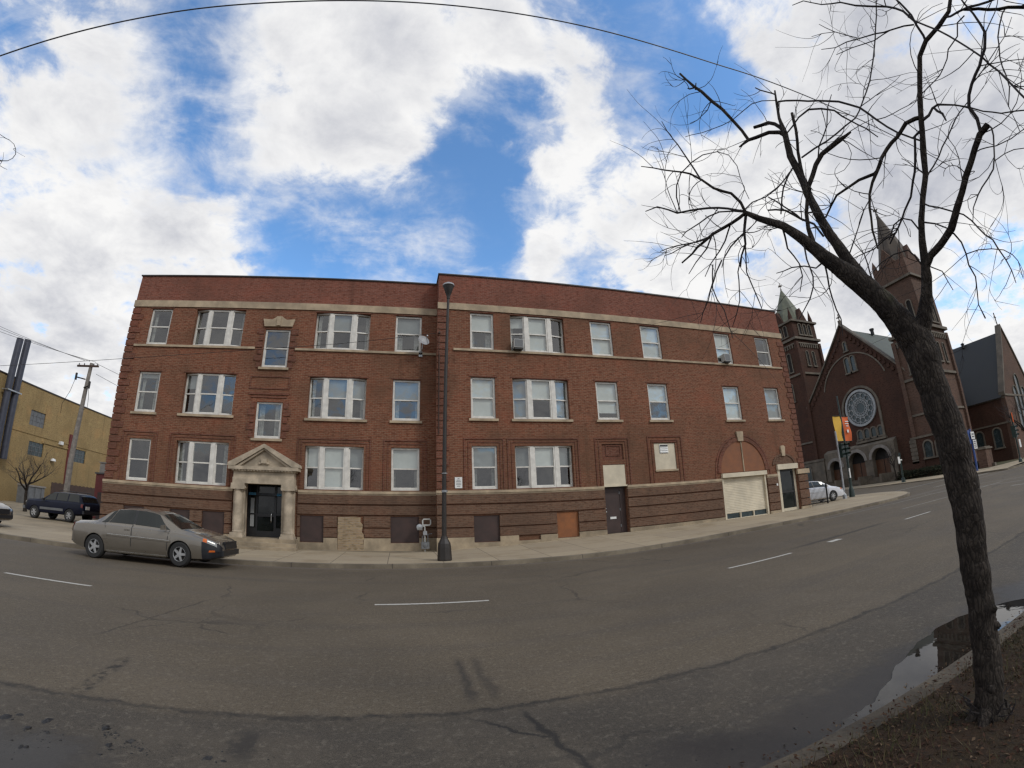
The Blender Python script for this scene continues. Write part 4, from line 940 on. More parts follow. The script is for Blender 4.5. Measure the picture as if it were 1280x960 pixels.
def screen(cs, m, xb, xt, tb, tt, off=.006):
    """windscreen / rear glass: from bottom station xb (part tb) up to xt"""
    V = []; nu, nv = 16, 8
    for j in range(nv+1):
        x = xb + (xt-xb)*j/nv
        for i in range(nu+1):
            q = -1 + 2*i/nu; t = 12 - abs(q)*(12-tb - (tt-tb)*j/nv); p = cs.S(x, min(t, 12), 1 if q >= 0 else -1)
            V.append(p + Vector(((off if xb > xt else -off)*.7, 0, off)))
    m.add(V, [(j*(nu+1)+i, j*(nu+1)+i+1, (j+1)*(nu+1)+i+1, (j+1)*(nu+1)+i) for j in range(nv) for i in range(nu)])
def attach(name, me, parent):
    o = bpy.data.objects.new(name, me); COL.objects.link(o); o.parent = parent; ORG[o] = (0,0,0); return o
def wheels(t, xs, half, R, W, spokes, mat_rim):
    first = {}
    for x in xs:
        for sd in (-1, 1):
            # tyre
            key = sd
            if key not in first:
                m = MB(); m.lathe([(R*.56, -W/2), (R*.88, -W/2-.005), (R*.985, -W/2+.03), (R, -W/4), (R, W/4), (R*.985, W/2-.03), (R*.88, W/2+.005), (R*.56, W/2)], axis='y', n=36)
                ty = m.build('wheel', M['tyre'], None, smooth=True)
                m = MB(); y = sd*W/2
                m.lathe([(R*.60, y*.98), (R*.57, y*1.02), (R*.53, y*.80)], axis='y', n=36)
                for k in range(spokes):
                    a = 2*pi*k/spokes; ca, sa = cos(a), sin(a)
                    def P(r, w_, yy): return (r*ca - w_*sa, yy, r*sa + w_*ca)
                    w1, w2 = R*.13, R*.10
                    m.hexa([P(R*.10, -w1, y*.78), P(R*.55, -w2, y*.80), P(R*.55, w2, y*.80), P(R*.10, w1, y*.78)], [P(R*.10, -w1*.8, y*.98), P(R*.55, -w2*.7, y*.96), P(R*.55, w2*.7, y*.96), P(R*.10, w1*.8, y*.98)])
                m.lathe([(0, y*1.0), (R*.16, y*.99), (R*.2, y*.8)], axis='y', n=14)
                rm = m.build('rim', mat_rim, None)
                m = MB(); m.lathe([(0, y*.55), (R*.58, y*.55)], axis='y', n=24); dk = m.build('brake_shadow', M['dark'], None); dk.name = 'hub_shadow'  # dark disc painted as the shade behind the spokes
                first[key] = (ty, rm, dk); a_, b_, c_ = ty, rm, dk
            else:
                a_, b_, c_ = [q.copy() for q in first[key]]
                for q in (a_, b_, c_): COL.objects.link(q)
            a_.parent = t; b_.parent = a_; c_.parent = a_
            a_.location = (x, sd*(half - W/2), R)
def make_sedan(name, label, loc, rz, paint, bra=True, group=None):
    P = dict(top=[(0,.66),(.03,.84),(.10,.97),(.3,1.005),(.92,1.04),(1.12,1.17),(1.38,1.35),(1.62,1.425),(2.0,1.455),(2.5,1.458),(2.85,1.43),(3.10,1.36),(3.45,1.18),(3.80,.99),(4.2,.92),(4.6,.83),(4.85,.74),(4.96,.66),(5.02,.55)],
             belt=[(0,.62),(.05,.82),(.15,.915),(.5,.955),(1.4,.965),(2.5,.945),(3.7,.905),(4.2,.85),(4.6,.77),(4.85,.68),(4.96,.60),(5.02,.50)],
             w=[(0,.66),(.05,.76),(.18,.85),(.6,.905),(1.5,.93),(3.4,.93),(4.3,.905),(4.65,.86),(4.85,.77),(4.96,.66),(5.02,.52)],
             wr=[(0,.55),(.3,.70),(.92,.74),(1.15,.67),(1.4,.615),(1.7,.595),(2.8,.59),(3.1,.60),(3.45,.69),(3.8,.77),(4.3,.74),(4.8,.58),(5.02,.40)],
             lo=[(0,.38),(.3,.28),(.9,.20),(4.1,.20),(4.6,.21),(5.02,.28)])
    cs = CarShape(P); t = thing(name, label, 'car', loc, rz, group)
    wx = (.98, 3.83); ORG[t] = (0,0,0)
    attach('body', cs.body(5.02, wx, .375, [paint, M['dark']]), t)
    both = (1, -1)
    m = MB()
    for s in both:
        m.mark(); cs.patch(m, [(1.42,7.25),(2.26,7.25),(2.22,9.05),(1.62,9.05)], side=s); m.mark(); cs.patch(m, [(1.16,7.3),(1.39,7.25),(1.59,9.05),(1.46,8.9)], side=s)
        m.mark(); cs.patch(m, [(2.34,7.25),(3.50,7.25),(3.02,8.95),(2.30,9.0)], side=s)
    m.mark(); screen(cs, m, 3.78, 3.10, 9.75, 9.95); m.mark(); screen(cs, m, .95, 1.38, 9.75, 9.95); m.pieces('window', M['carglass'], t, smooth=True)
    m = MB()
    for s in both:
        m.mark(); cs.patch(m, [(2.25,4.4),(2.275,4.4),(2.275,7.2),(2.25,7.2)], off=.003, side=s); m.mark(); cs.patch(m, [(3.42,3.2),(3.44,3.2),(3.50,7.1),(3.48,7.1)], off=.003, side=s); m.mark(); cs.patch(m, [(1.36,5.0),(1.375,5.0),(1.30,7.2),(1.285,7.2)], off=.003, side=s)
        m.mark(); cs.patch(m, [(2.25,3.3),(2.27,3.3),(2.275,4.4),(2.25,4.4)], off=.003, side=s)
    m.pieces('door_gap', M['black'], t)
    m = MB()
    for s in both: m.mark(); cs.patch(m, [(2.255,7.3),(2.345,7.3),(2.305,9.0),(2.215,9.0)], off=.005, side=s)
    m.pieces('door_pillar', M['black'], t)
    m = MB()
    for s in both: cs.patch(m, [(1.42,4.25),(3.55,4.25),(3.55,4.40),(1.42,4.40)], nu=20, nv=2, off=.014, side=s); m.mark()
    for s in both: cs.patch(m, [(1.45,2.2),(3.40,2.2),(3.40,3.0),(1.45,3.0)], nu=20, nv=2, off=.012, side=s); m.mark()
    m.pieces('side_moulding', paint, t)
    m = MB()
    for s in both: m.mark(); cs.patch(m, [(1.45,4.40),(3.52,4.40),(3.52,4.45),(1.45,4.45)], nu=20, nv=1, off=.017, side=s); cs.patch(m, [(1.42,1.9),(3.42,1.9),(3.42,2.35),(1.42,2.35)], nu=20, nv=2, off=.016, side=s)
    m.pieces('chrome_strip', M['chrome'], t)
    for s in both:
        m = MB(); y = s*.90
        m.box(2.02, 2.20, y-.01*s, y+.03*s, .845, .875); m.build('door_handle', paint, t)
        m = MB(); c = Vector((3.36, s*.97, 1.01)); m.hexa([c+Vector(q) for q in ((-.07,-.09,-.06),(.05,-.08,-.06),(.08,.0,-.05),(-.06,.09,-.05))], [c+Vector(q) for q in ((-.06,-.09,.06),(.03,-.08,.06),(.05,.0,.07),(-.05,.09,.07))]); m.build('wing_mirror', paint, t)
        m = MB(); cs.patch(m, [(4.66,5.15),(4.90,5.15),(4.88,6.9),(4.64,6.9)], off=.012, side=s); m.build('headlight', M['lens'], t)
        m = MB(); cs.patch(m, [(4.53,5.2),(4.65,5.15),(4.63,6.85),(4.53,6.7)], off=.011, side=s); m.build('side_indicator', M['amber'], t)
        m = MB(); cs.patch(m, [(.035,5.0),(.17,5.0),(.20,6.9),(.05,6.9)], off=.010, side=s); m.build('tail_light', M['tail'], t)
    m = MB()
    if bra:
        for s in both:
            m.mark(); cs.patch(m, [(4.52,1.6),(4.99,1.6),(4.99,5.1),(4.50,5.1)], nu=14, nv=10, off=.009, side=s)
            cs.patch(m, [(4.90,5.1),(5.00,5.1),(5.00,7.0),(4.89,7.0)], nu=6, nv=5, off=.009, side=s)
        m.pieces('front_cover', M['bra'], t, smooth=True)
        m = MB()
        for s in both: cs.patch(m, [(4.70,3.5),(4.86,3.5),(4.86,4.1),(4.72,4.0)], off=.016, side=s); m.mark()
        m.pieces('fog_lamp', M['amber'], t)
    m = MB(); m.box(4.99, 5.045, -.42, .42, .50, .66); m.box(4.96, 5.03, -.46, .46, .655, .70); m.build('grille', M['bra'] if bra else M['greysteel'], t)
    m = MB(); m.box(4.95, 5.06, -.60, .60, .33, .47); m.mark(); m.box(-.03, .05, -.66, .66, .40, .58); m.pieces('bumper', M['bra'] if bra else paint, t)
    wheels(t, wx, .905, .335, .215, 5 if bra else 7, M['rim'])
    return t
car = make_sedan('parked_car', 'silver sedan with black front cover parked at the far kerb by the stone entrance', (-9.24, 13.12, hx(-7)+.035), radians(-1.5), M['silver'], True, 'parked sedans')
car.scale = (.915, .96, .975)
c2 = dup(car, (-20.12, 16.55, walkz(-18, 16.5)+.0), radians(-3), 'silver sedan at the edge of the lot, only its nose in view', 'parked sedans')
car3 = make_sedan('parked_car', 'white car parked beyond the black iron fence near the banner pole', (23.0, 22.0, walkz(25.5, 20.8)+.02), radians(-20), M['whitecar'], False)
car3.scale = (.86, .92, .98)

def make_suv(loc, rz):
    P = dict(top=[(0,.80),(.02,1.02),(.10,1.12),(.26,1.45),(.42,1.56),(.8,1.60),(2.0,1.61),(2.45,1.57),(2.75,1.42),(3.16,1.13),(3.6,1.10),(4.3,1.06),(4.48,1.02),(4.54,.90),(4.56,.72)],
             belt=[(0,.78),(.05,1.0),(.4,1.04),(2.6,1.03),(3.2,1.02),(4.2,.99),(4.48,.93),(4.56,.68)],
             w=[(0,.76),(.05,.80),(.3,.84),(1.0,.86),(3.6,.86),(4.3,.83),(4.5,.76),(4.56,.70)],
             wr=[(0,.70),(.15,.70),(.45,.63),(2.4,.62),(2.8,.66),(3.2,.74),(4.2,.70),(4.56,.6)],
             lo=[(0,.48),(.4,.42),(.9,.36),(3.9,.36),(4.3,.40),(4.56,.46)])
    cs = CarShape(P); t = thing('parked_suv', 'dark navy sport utility vehicle parked in the lot before the utility pole', 'suv', loc, rz); ORG[t] = (0,0,0)
    wx = (.95, 3.66)
    attach('body', cs.body(4.56, wx, .40, [M['navy'], M['dark']]), t)
    m = MB()
    for s in (1, -1):
        m.mark(); cs.patch(m, [(.30,7.3),(1.15,7.3),(1.15,9.0),(.46,9.0)], side=s); m.mark(); cs.patch(m, [(1.23,7.3),(2.05,7.3),(2.05,9.0),(1.23,9.0)], side=s); m.mark(); cs.patch(m, [(2.12,7.3),(3.05,7.3),(2.62,8.9),(2.12,9.0)], side=s)
    m.mark(); screen(cs, m, 3.16, 2.72, 9.7, 9.9); m.mark(); screen(cs, m, .11, .32, 9.7, 9.9); m.pieces('window', M['carglass'], t, smooth=True)
    m = MB()
    for s in (1, -1): cs.patch(m, [(1.40,3.2),(3.2,3.2),(3.2,3.9),(1.40,3.9)], nu=14, nv=2, off=.02, side=s); m.mark()
    m.pieces('side_moulding', M['greysteel'], t)
    m = MB(); m.box(4.50, 4.66, -.80, .80, .50, .66); m.build('front_bumper', M['greysteel'], t)
    m = MB(); m.box(-.10, .03, -.80, .80, .50, .68); m.build('rear_bumper', M['navylow'], t)
    for s in (1, -1):
        m = MB(); cs.patch(m, [(.03,4.6),(.16,4.6),(.16,6.9),(.05,6.9)], off=.012, side=s); m.build('tail_light', M['tail'], t)
        m = MB(); cs.patch(m, [(4.34,5.0),(4.5,5.0),(4.5,6.6),(4.32,6.6)], off=.012, side=s); m.build('headlight', M['lens'], t)
        m = MB(); c = Vector((2.92, s*.93, 1.10)); m.box(c.x-.06, c.x+.06, c.y-.08, c.y+.08, c.z-.07, c.z+.07); m.build('wing_mirror', M['navylow'], t)
        m = MB(); m.tube([(.6,s*.58,1.63), (.7,s*.58,1.665), (2.0,s*.58,1.67), (2.1,s*.58,1.63)], .018); m.build('roof_rail', M['black'], t)
    m = MB(); m.box(-.125, -.098, .35, .68, .74, .92); m.build('plate', M['sign'], t)
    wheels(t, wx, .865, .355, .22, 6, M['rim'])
    return t
suv = make_suv((-17.2, 24.75, walkz(-19.5, 24.9)), radians(180-4))
suv.scale = (.94, .97, .98)

# ------------------------------------------------------------------ street furniture
def lamp_post():
    x, y = 1.45, 15.05; z0 = walkz(x, y); t = thing('street_lamp', 'tall dark street lamp with flared base on the sidewalk', 'street lamp', (x, y, z0))
    m = MB(); m.lathe([(0,0), (.23,0), (.235,.05), (.215,.42), (.20,.55), (.12,.70), (.10,.78), (0,.78)], (x, y, z0), n=8); m.build('base', M['blackpole'], t)
    top = Vector((x+.16, y, 9.25)); m = MB(); m.tube([(x, y, z0+.75), (x+.05, y, 3.6), (x+.10, y, 6.4), top], [.080, .068, .058, .046], n=12); m.build('pole', M['blackpole'], t, smooth=True)
    m = MB(); m.lathe([(.075,-.012), (.095,-.012), (.095,.012), (.075,.012)], (x+.04, y, 2.95), n=12); m.lathe([(.06,-.02), (.10,-.02), (.10,.05), (.06,.05)], (x+.04, y, 2.35), n=12); m.build('band', M['metal'], t)
    m = MB(); m.lathe([(0,-.02), (.06,-.02), (.07,.10), (.105,.18), (.19,.46), (.20,.50), (0,.50)], top, n=18); m.build('lantern', M['blackpole'], t, smooth=True)
    m = MB(); m.lathe([(.205,.485), (.225,.50), (.205,.56), (.12,.615), (0,.63)], top, n=18); m.build('cap', M['dishgrey'], t, smooth=True)
lamp_post()
def banner_pole():
    x, y = 28.5, 20.6; z0 = walkz(28.5, 20.6) - .1; t = thing('banner_pole', 'dark green pole carrying a yellow and an orange banner', 'banner pole', (x, y, z0))
    m = MB(); m.lathe([(0,0), (.22,0), (.2,.5), (.1,.85), (0,.9)], (x, y, z0), n=10); m.tube([(x, y, z0+.6), (x+.05, y, 4.), (x+.12, y, 7.6)], [.10, .08, .05], n=10); m.build('pole', M['greenpole'], t, smooth=True)
    for s, mt, zz in ((-1, 'yellowcloth', 0.), (1, 'orangecloth', -.02)):
        m = MB(); n = 8; x0 = x + .06 + s*.10; V = []
        for i in range(n+1):
            for j in range(5):
                V.append((x0 + s*.80*j/4 + (.03*sin(i*.7)*s), y + .05*sin(i*.8 + j*.7), 4.45 + zz + 1.70*i/n))
        m.add(V, [(i*5+j, i*5+j+1, (i+1)*5+j+1, (i+1)*5+j) for i in range(n) for j in range(4)]); bn = m.build('banner', M[mt], t, smooth=True)
        bn['label'] = 'yellow street banner' if s < 0 else 'orange street banner with pale markings'
        if s > 0:
            m = MB()
            for k, (a, b) in enumerate(((.25,.65), (.2,.62), (.3,.55))): m.box(x0+a, x0+b, y-.075, y-.06, 5.75-.16*k, 5.81-.16*k)
            m.box(x0+.3, x0+.5, y-.075, y-.06, 5.0, 5.2); m.build('printed_marks', M['sign'], bn)
        m = MB(); m.tube([(x+.05, y, 6.18+zz), (x0+s*.82, y, 6.18+zz)], .018, n=6); m.tube([(x+.05, y, 4.43+zz), (x0+s*.82, y, 4.43+zz)], .018, n=6); m.build('bracket', M['greenpole'], t)
    m = MB(); m.box(x-.11, x-.02, y-.14, y-.08, 1.9, 2.55); m.build('paper_notice', M['sign'], t)
banner_pole()
def signal_mast(name, x, y, z0, h, heads, label, lit):
    t = thing(name, label, 'traffic light', (x, y, z0)); m = MB(); m.lathe([(0,0), (.16,0), (.14,.25), (.07,.35)], (x, y, z0), n=10); m.tube([(x, y, z0), (x, y, z0+h)], .065, n=10); m.build('pole', M['metal'] if lit < 0 else M['greenpole'], t)
    for dx_, dz_, hh in heads:
        m = MB(); m.box(x+dx_-.17, x+dx_+.17, y-.22, y+.12, z0+dz_, z0+dz_+hh)
        for k in range(3):
            m.lathe([(.13,-.18), (.13,0)], (x+dx_, y-.22, z0+dz_+hh*(k+.5)/3), axis='y', n=12, a0=0, a1=pi)
        hd = m.build('signal_head', M['greenpole'], t)
        m = MB()
        for k in range(3): m.mark(); m.lathe([(0,-.012), (.11,-.01), (.11,0)], (x+dx_, y-.222, z0+dz_+hh*(k+.5)/3), axis='y', n=12)
        m.pieces('lens', M['churchglass'], hd)
    return t
signal_mast('traffic_light', 27.4, 20.4, walkz(27.4, 20.4), 4.5, ((.30,2.7,.95), (.75,2.75,.9)), 'grey traffic signal pole with green heads beside the banner pole', -1)
tr = signal_mast('traffic_light', 45.3, 14.9, cz(45.3, 14.9), 4.0, ((-.25,2.0,.95),), 'green traffic signal with an orange flag at the far corner before the church', 1)
m = MB(); n = 5
m.add([(45.0+.28*i/n, 14.75+.03*sin(i*1.5), 4.15+.02*sin(i)) for i in range(n+1)] + [(45.0+.28*i/n, 14.75+.03*sin(i*1.5), 4.95) for i in range(n+1)], [(i, i+1, n+2+i, n+1+i) for i in range(n)]); m.build('flag', M['orangecloth'], tr)
m = MB(); m.box(45.35, 45.75, 14.72, 14.75, 2.1, 2.75); m.build('sign_plate', M['sign'], tr)
bp = thing('bus_stop_sign', 'blue post with two small white signs at the corner', 'sign post', (42.3, 17.5, cz(42.3, 17.5)))
z0 = cz(42.3, 17.5); m = MB(); m.box(42.22, 42.36, 17.44, 17.56, z0, z0+3.4); m.box(41.72, 42.2, 17.49, 17.52, z0+2.2, z0+3.3); m.build('post', M['bluepaint'], bp)
m = MB(); m.box(42.05, 42.75, 17.38, 17.41, z0+2.55, z0+3.15); m.mark(); m.box(42.2, 42.85, 17.36, 17.39, z0+1.75, z0+2.48); pl = m.pieces('plate', M['sign'], bp)[0]
m = MB()
for k in range(4): m.box(42.28, 42.72, 17.345, 17.36, z0+1.86+.15*k, z0+1.93+.15*k)
for k in range(2): m.box(42.2, 42.62, 17.365, 17.38, z0+2.70+.2*k, z0+2.80+.2*k)
m.build('printed_lines', M['signtext'], pl)
sp = thing('sign_post', 'thin dark post with a small white sign before the church doors', 'sign post', (41.0, 23.8, cz(41, 23.8)))
z0 = cz(41, 23.8); m = MB(); m.tube([(41, 23.8, z0), (41.0, 23.8, z0+2.6)], .09, n=8); m.lathe([(0,0), (.2,0), (.14,.4), (0,.45)], (41, 23.8, z0), n=8); m.build('post', M['greenpole'], sp)
m = MB(); m.box(40.3, 40.62, 23.60, 23.63, z0+1.65, z0+2.25); m.box(40.6, 41.0, 23.61, 23.64, z0+1.9, z0+2.0); m.build('plate', M['sign'], sp)
# black iron fence at the corner of the building
fn = thing('iron_fence', 'black iron fence panel between the shop door corner and the white car', 'fence', (22.0, 19.0, .5))
m = MB()
for x in (22.35, 24.05): m.box(x-.035, x+.035, 19.15, 19.22, .3, 2.05 if x < 23 else 1.75)
for z in (.40, .75): m.box(22.38, 24.03, 19.165, 19.205, z, z+.04)
m.box(22.38, 24.03, 19.165, 19.205, 1.66, 1.70)
m.build('frame', M['black'], fn)
m = MB()
for k in range(14): m.box(22.46+.115*k, 22.475+.115*k, 19.178, 19.193, .44, 1.66)
m.build('bars', M['black'], fn)
m = MB(); m.box(21.9, 22.32, 19.17, 19.2, .4, 2.1); m.build('solid_panel', M['black'], fn)

# ------------------------------------------------------------------ overhead cables
def cable(name, pts, r, label, sag=0.):
    m = MB(); P = [Vector(p) for p in pts]; Q = []
    for i in range(len(P)-1):
        a, b, c, d = P[max(i-1,0)], P[i], P[i+1], P[min(i+2,len(P)-1)]
        for k in range(8):
            t = k/8; q = .5*((2*b) + (c-a)*t + (2*a-5*b+4*c-d)*t*t + (-a+3*b-3*c+d)*t**3)
            if len(P) == 2: q = b + (c-b)*t; q.z -= sag*4*t*(1-t)
            Q.append(q)
    Q.append(P[-1]); m.tube(Q, r, n=6); tag(m.build(name, M['black'], None), label, 'cable')
cable('overhead_cable', [(-16,6,8.3), (-9.95,6,10.62), (-6.14,6,11.62), (-3.0,6,12.08), (.36,6,12.50), (3.6,6,12.78), (7.41,6,12.95), (10.84,6,13.3), (22,6,14.1)], .017, 'black cable arching across the sky over the street')
cable('service_cable', [(-26,19,6.95), (-15.19,19,7.62), (-3.8,19,8.67), (1.5,18.7,9.36)], .010, 'thin service cable strung along the brick front to the corner')
for i, (xa, za, xb, zb, lb) in enumerate(((-44,17.6,-25.6,12.15,'power line reaching the crossarm beyond the lot, topmost of three'), (-44,17.1,-25.1,12.1,'power line reaching the crossarm beyond the lot, middle of three'), (-44,16.5,-24.5,12.05,'power line reaching the crossarm beyond the lot, lowest of three'))):
    cable('power_line', [(xa, 30, za), (xb, 33, zb)], .014, lb, .25)
for i, (xb, zb, lb) in enumerate(((-12,8.6,'power line running down behind the brick building, upper of two'), (-12,6.9,'power line running down behind the brick building, lower of two'))):
    cable('power_line', [(-24.6+.3*i, 33, 12.0-.9*i), (xb, 44, zb)], .014, lb, .2)
up = thing('utility_pole', 'weathered wooden utility pole with crossarm beyond the dark vehicle', 'utility pole', (-25.3, 33, .5))
m = MB(); m.tube([(-25.45,33,.3), (-25.3,33,4.3), (-25.05,33,8.0), (-24.9,33,11.95)], [.24,.22,.18,.14], n=12); m.build('pole', M['polewood'], up, smooth=True)
m = MB(); m.box(-26.15, -24.12, 32.84, 32.96, 11.62, 11.76); m.build('crossarm', M['fencewood'], up)
m = MB()
for x in (-26.0, -25.5, -24.6, -24.25): m.mark(); m.lathe([(0,0), (.045,0), (.05,.08), (.03,.16), (0,.17)], (x, 32.9, 11.76), n=8)
m.pieces('insulator', M['greysteel'], up)
m = MB()
for x, z, s in ((-25.9, 10.75, -1), (-24.5, 10.1, 1)):
    m.mark(); m.tube([(-25.05,32.8,z-.15), (x,32.75,z)], .05, n=6); m.lathe([(0,-.3), (.09,-.28), (.09,.25), (0,.3)], (x, 32.7, z+.05), n=8)
m.pc = 1; m.tube([(-25.95,32.7,10.5), (-26.2,32.7,9.6), (-26.75,32.7,8.6), (-26.8,32.8,7.9)], .018, n=5); m.pc = 2; m.tube([(-24.5,32.7,9.9), (-24.35,32.7,9.1), (-24.3,32.7,8.4), (-24.75,32.8,8.2)], .018, n=5)
m.pieces('cutout', M['blackpole'], up)

# ------------------------------------------------------------------ left side: yellow brick building and its neighbours
yb = thing('yellow_building', 'long yellow brick industrial building behind the parking lot', 'building', (-38, 40, .5))
YW = [(41.95,44.25,8.35,9.85), (42.4,44.7,5.45,6.8), (49.9,52.2,5.75,7.2)]
m = MB()
ys = sorted({24., 110.} | {q for h in YW for q in h[:2]}); zs = sorted({0., 12.1} | {q for h in YW for q in h[2:]})
for a, b in zip(ys, ys[1:]):
    for c, d in zip(zs, zs[1:]):
        if any(h[0] < (a+b)/2 < h[1] and h[2] < (c+d)/2 < h[3] for h in YW): continue
        m.quad((-38,a,c), (-38,b,c), (-38,b,d), (-38,a,d))
for a, b, c, d in YW:
    for q in (((-38,a,c),(-38,a,d),(-38.2,a,d),(-38.2,a,c)), ((-38,b,c),(-38,b,d),(-38.2,b,d),(-38.2,b,c)), ((-38,a,d),(-38,b,d),(-38.2,b,d),(-38.2,a,d)), ((-38,a,c),(-38,b,c),(-38.2,b,c),(-38.2,a,c))): m.quad(*q)
m.quad((-38,24,0), (-90,24,0), (-90,24,12.1), (-38,24,12.1)); m.quad((-38,24,12.1), (-90,24,12.1), (-90,110,12.1), (-38,110,12.1)); m.quad((-90,24,0),(-90,110,0),(-90,110,12.1),(-90,24,12.1)); m.quad((-38,110,0),(-90,110,0),(-90,110,12.1),(-38,110,12.1))
m.build('wall', M['yellow'], yb)
m = MB(); m.box(-38.3, -37.93, 24, 110, 12.1, 12.22); m.build('coping', M['coping'], yb)
m = MB(); m.box(-38.05, -37.94, 24, 110, 7.45, 7.62); m.box(-37.99, -37.9, 44.3, 50, 6.9, 7.05); m.build('brick_band', M['yellow'], yb)
for k, (a, b, c, d) in enumerate(YW):
    m = MB(); m.box(-38.16, -38.1, a+.01, b-.01, c+.01, d-.01); wn = m.build('window', M['churchglass'] if k else M['greysteel'], yb)
    m = MB()
    for q in range(1, 4): m.box(-38.1, -38.07, a+(b-a)*q/4-.03, a+(b-a)*q/4+.03, c+.02, d-.02)
    for q in range(1, 3): m.box(-38.1, -38.065, a+.02, b-.02, c+(d-c)*q/3-.025, c+(d-c)*q/3+.025)
    m.build('frame', M['greysteel'], wn)
m = MB(); m.box(-38.0, -37.7, 47.0, 47.5, 7.2, 7.55); m.mark(); m.lathe([(0,0), (.25,-.1), (.3,-.3)], (-37.75, 46.2, 5.6), n=10); m.pieces('wall_lamp', M['sign'], yb)
m = MB(); m.box(-38.02, -37.85, 48.7, 49.3, .3, 8.6); m.build('brick_pier', M['redpaint'], yb)
dt = thing('exhaust_duct', 'pair of tall dark ducts strapped to the yellow brick wall', 'duct', (-37.5, 38, 4.5))
for y in (37.6, 38.65):
    m = MB(); m.tube([(-37.4,y-.05,4.5), (-37.4,y,10), (-37.4,y,15.6 if y < 38 else 15.85)], .34, n=14); m.build('pipe', M['duct'], dt, smooth=True)
m = MB(); m.box(-37.78, -37.0, 37.2, 39.1, 10.6, 10.72); m.box(-38.0, -37.7, 37.9, 38.3, 10.55, 10.8); m.build('strap', M['metal'], dt)
fw = thing('board_fence', 'brown board fence at the back of the lot', 'fence', (-36, 48, .5))
m = MB(); k = 44.3
while k < 54: m.box(-36.05, -36.0, k, k+.17, .3, 3.05 + .04*sin(k*9)); k += .185
m.build('boards', M['fencewood'], fw)
m = MB(); m.box(-36.1, -36.05, 44.3, 54, .9, 1.0); m.box(-36.1, -36.05, 44.3, 54, 2.5, 2.6); m.build('rails', M['fencewood'], fw)
dp = thing('waste_container', 'tall grey steel waste container behind the bare tree', 'waste container', (-35.6, 41, .5))
m = MB(); m.box(-36.4, -35.4, 39.9, 42.6, .35, 2.35); m.build('body', M['greysteel'], dp)
m = MB(); m.box(-36.45, -35.3, 39.85, 42.65, 2.35, 2.5); m.build('lid', M['plaster'], dp)
m = MB()
for y in (40.3, 41.2, 42.1): m.box(-35.4, -35.33, y, y+.08, .45, 2.3)
m.build('ribs', M['greysteel'], dp)
rb = thing('outbuilding', 'low red painted outbuilding with grey chimney behind the brick block', 'building', (-20.3, 30, .4))
m = MB(); m.box(-20.78, -17.5, 30, 36, .1, 3.4); m.build('wall', M['redpaint'], rb)
m = MB(); m.box(-20.85, -17.4, 29.93, 36.1, 3.4, 3.5); m.build('roof', M['roofing'], rb)
m = MB(); m.box(-20.62, -20.05, 30.1, 30.7, 3.5, 4.15); m.box(-20.68, -20.0, 30.05, 30.76, 4.15, 4.22); m.build('chimney', M['plaster'], rb)
m = MB(); m.box(-20.5, -19.6, 29.96, 30.0, .3, 2.2); m.build('door', M['panel'], rb)
# ------------------------------------------------------------------ church across the side street
ch = thing('brick_church', 'dark red brick church with rose window, two pointed towers and three arched doors', 'church', (50, 30, .9))
CX = 47.0; GZ = .6
def fx(pts, x=CX): return [(x, y, z) for y, z in pts]
# gable front
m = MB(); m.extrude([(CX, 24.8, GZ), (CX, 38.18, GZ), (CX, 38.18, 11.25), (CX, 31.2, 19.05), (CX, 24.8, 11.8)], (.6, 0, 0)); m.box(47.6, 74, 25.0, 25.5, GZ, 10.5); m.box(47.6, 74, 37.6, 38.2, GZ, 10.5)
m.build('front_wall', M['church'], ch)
m = MB()
def coping_strip(ya, za, yb_, zb, x0, x1, h):
    m.hexa([(x0,ya,za),(x1,ya,za),(x1,yb_,zb),(x0,yb_,zb)], [(x0,ya,za+h),(x1,ya,za+h),(x1,yb_,zb+h),(x0,yb_,zb+h)])
coping_strip(38.5, 11.05, 31.2, 19.07, 46.8, 47.7, .22); coping_strip(24.6, 11.6, 31.2, 19.07, 46.8, 47.7, .22)
m.box(46.95, 47.35, 31.05, 31.35, 19.2, 19.7); m.box(47.1, 47.2, 31.15, 31.25, 19.7, 20.5); m.box(47.1, 47.2, 30.9, 31.5, 20.05, 20.18)
m.build('gable_coping', M['church_stone'], ch)
m = MB()   # corbel table under the gable
for k in range(14):
    f = (k+.7)/15
    for ya, za in ((38.3, 10.8), (24.8, 11.3)):
        y = ya + (31.2-ya)*f; z = za + (18.55-za)*f; m.box(46.84, 47.0, y-.16, y+.16, z-.5, z-.1)
m.build('corbel_table', M['church'], ch)
m = MB(); NX = [(47.6, 24.6), (76, 24.6), (76, 31.2), (47.6, 31.2), (76, 37.8), (47.6, 37.8)]
m.add([(47.6,24.4,10.4),(76,24.4,10.4),(76,31.2,18.7),(47.6,31.2,18.7),(76,38.2,10.4),(47.6,38.2,10.4)], [(0,1,2,3),(3,2,4,5)])
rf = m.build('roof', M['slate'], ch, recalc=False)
m = MB(); m.lathe([(0,0), (.22,0), (.22,.5), (.3,.55), (.3,.75), (0,.8)], (53, 30.8, 18.4), n=10); m.build('ridge_vent', M['black'], rf)
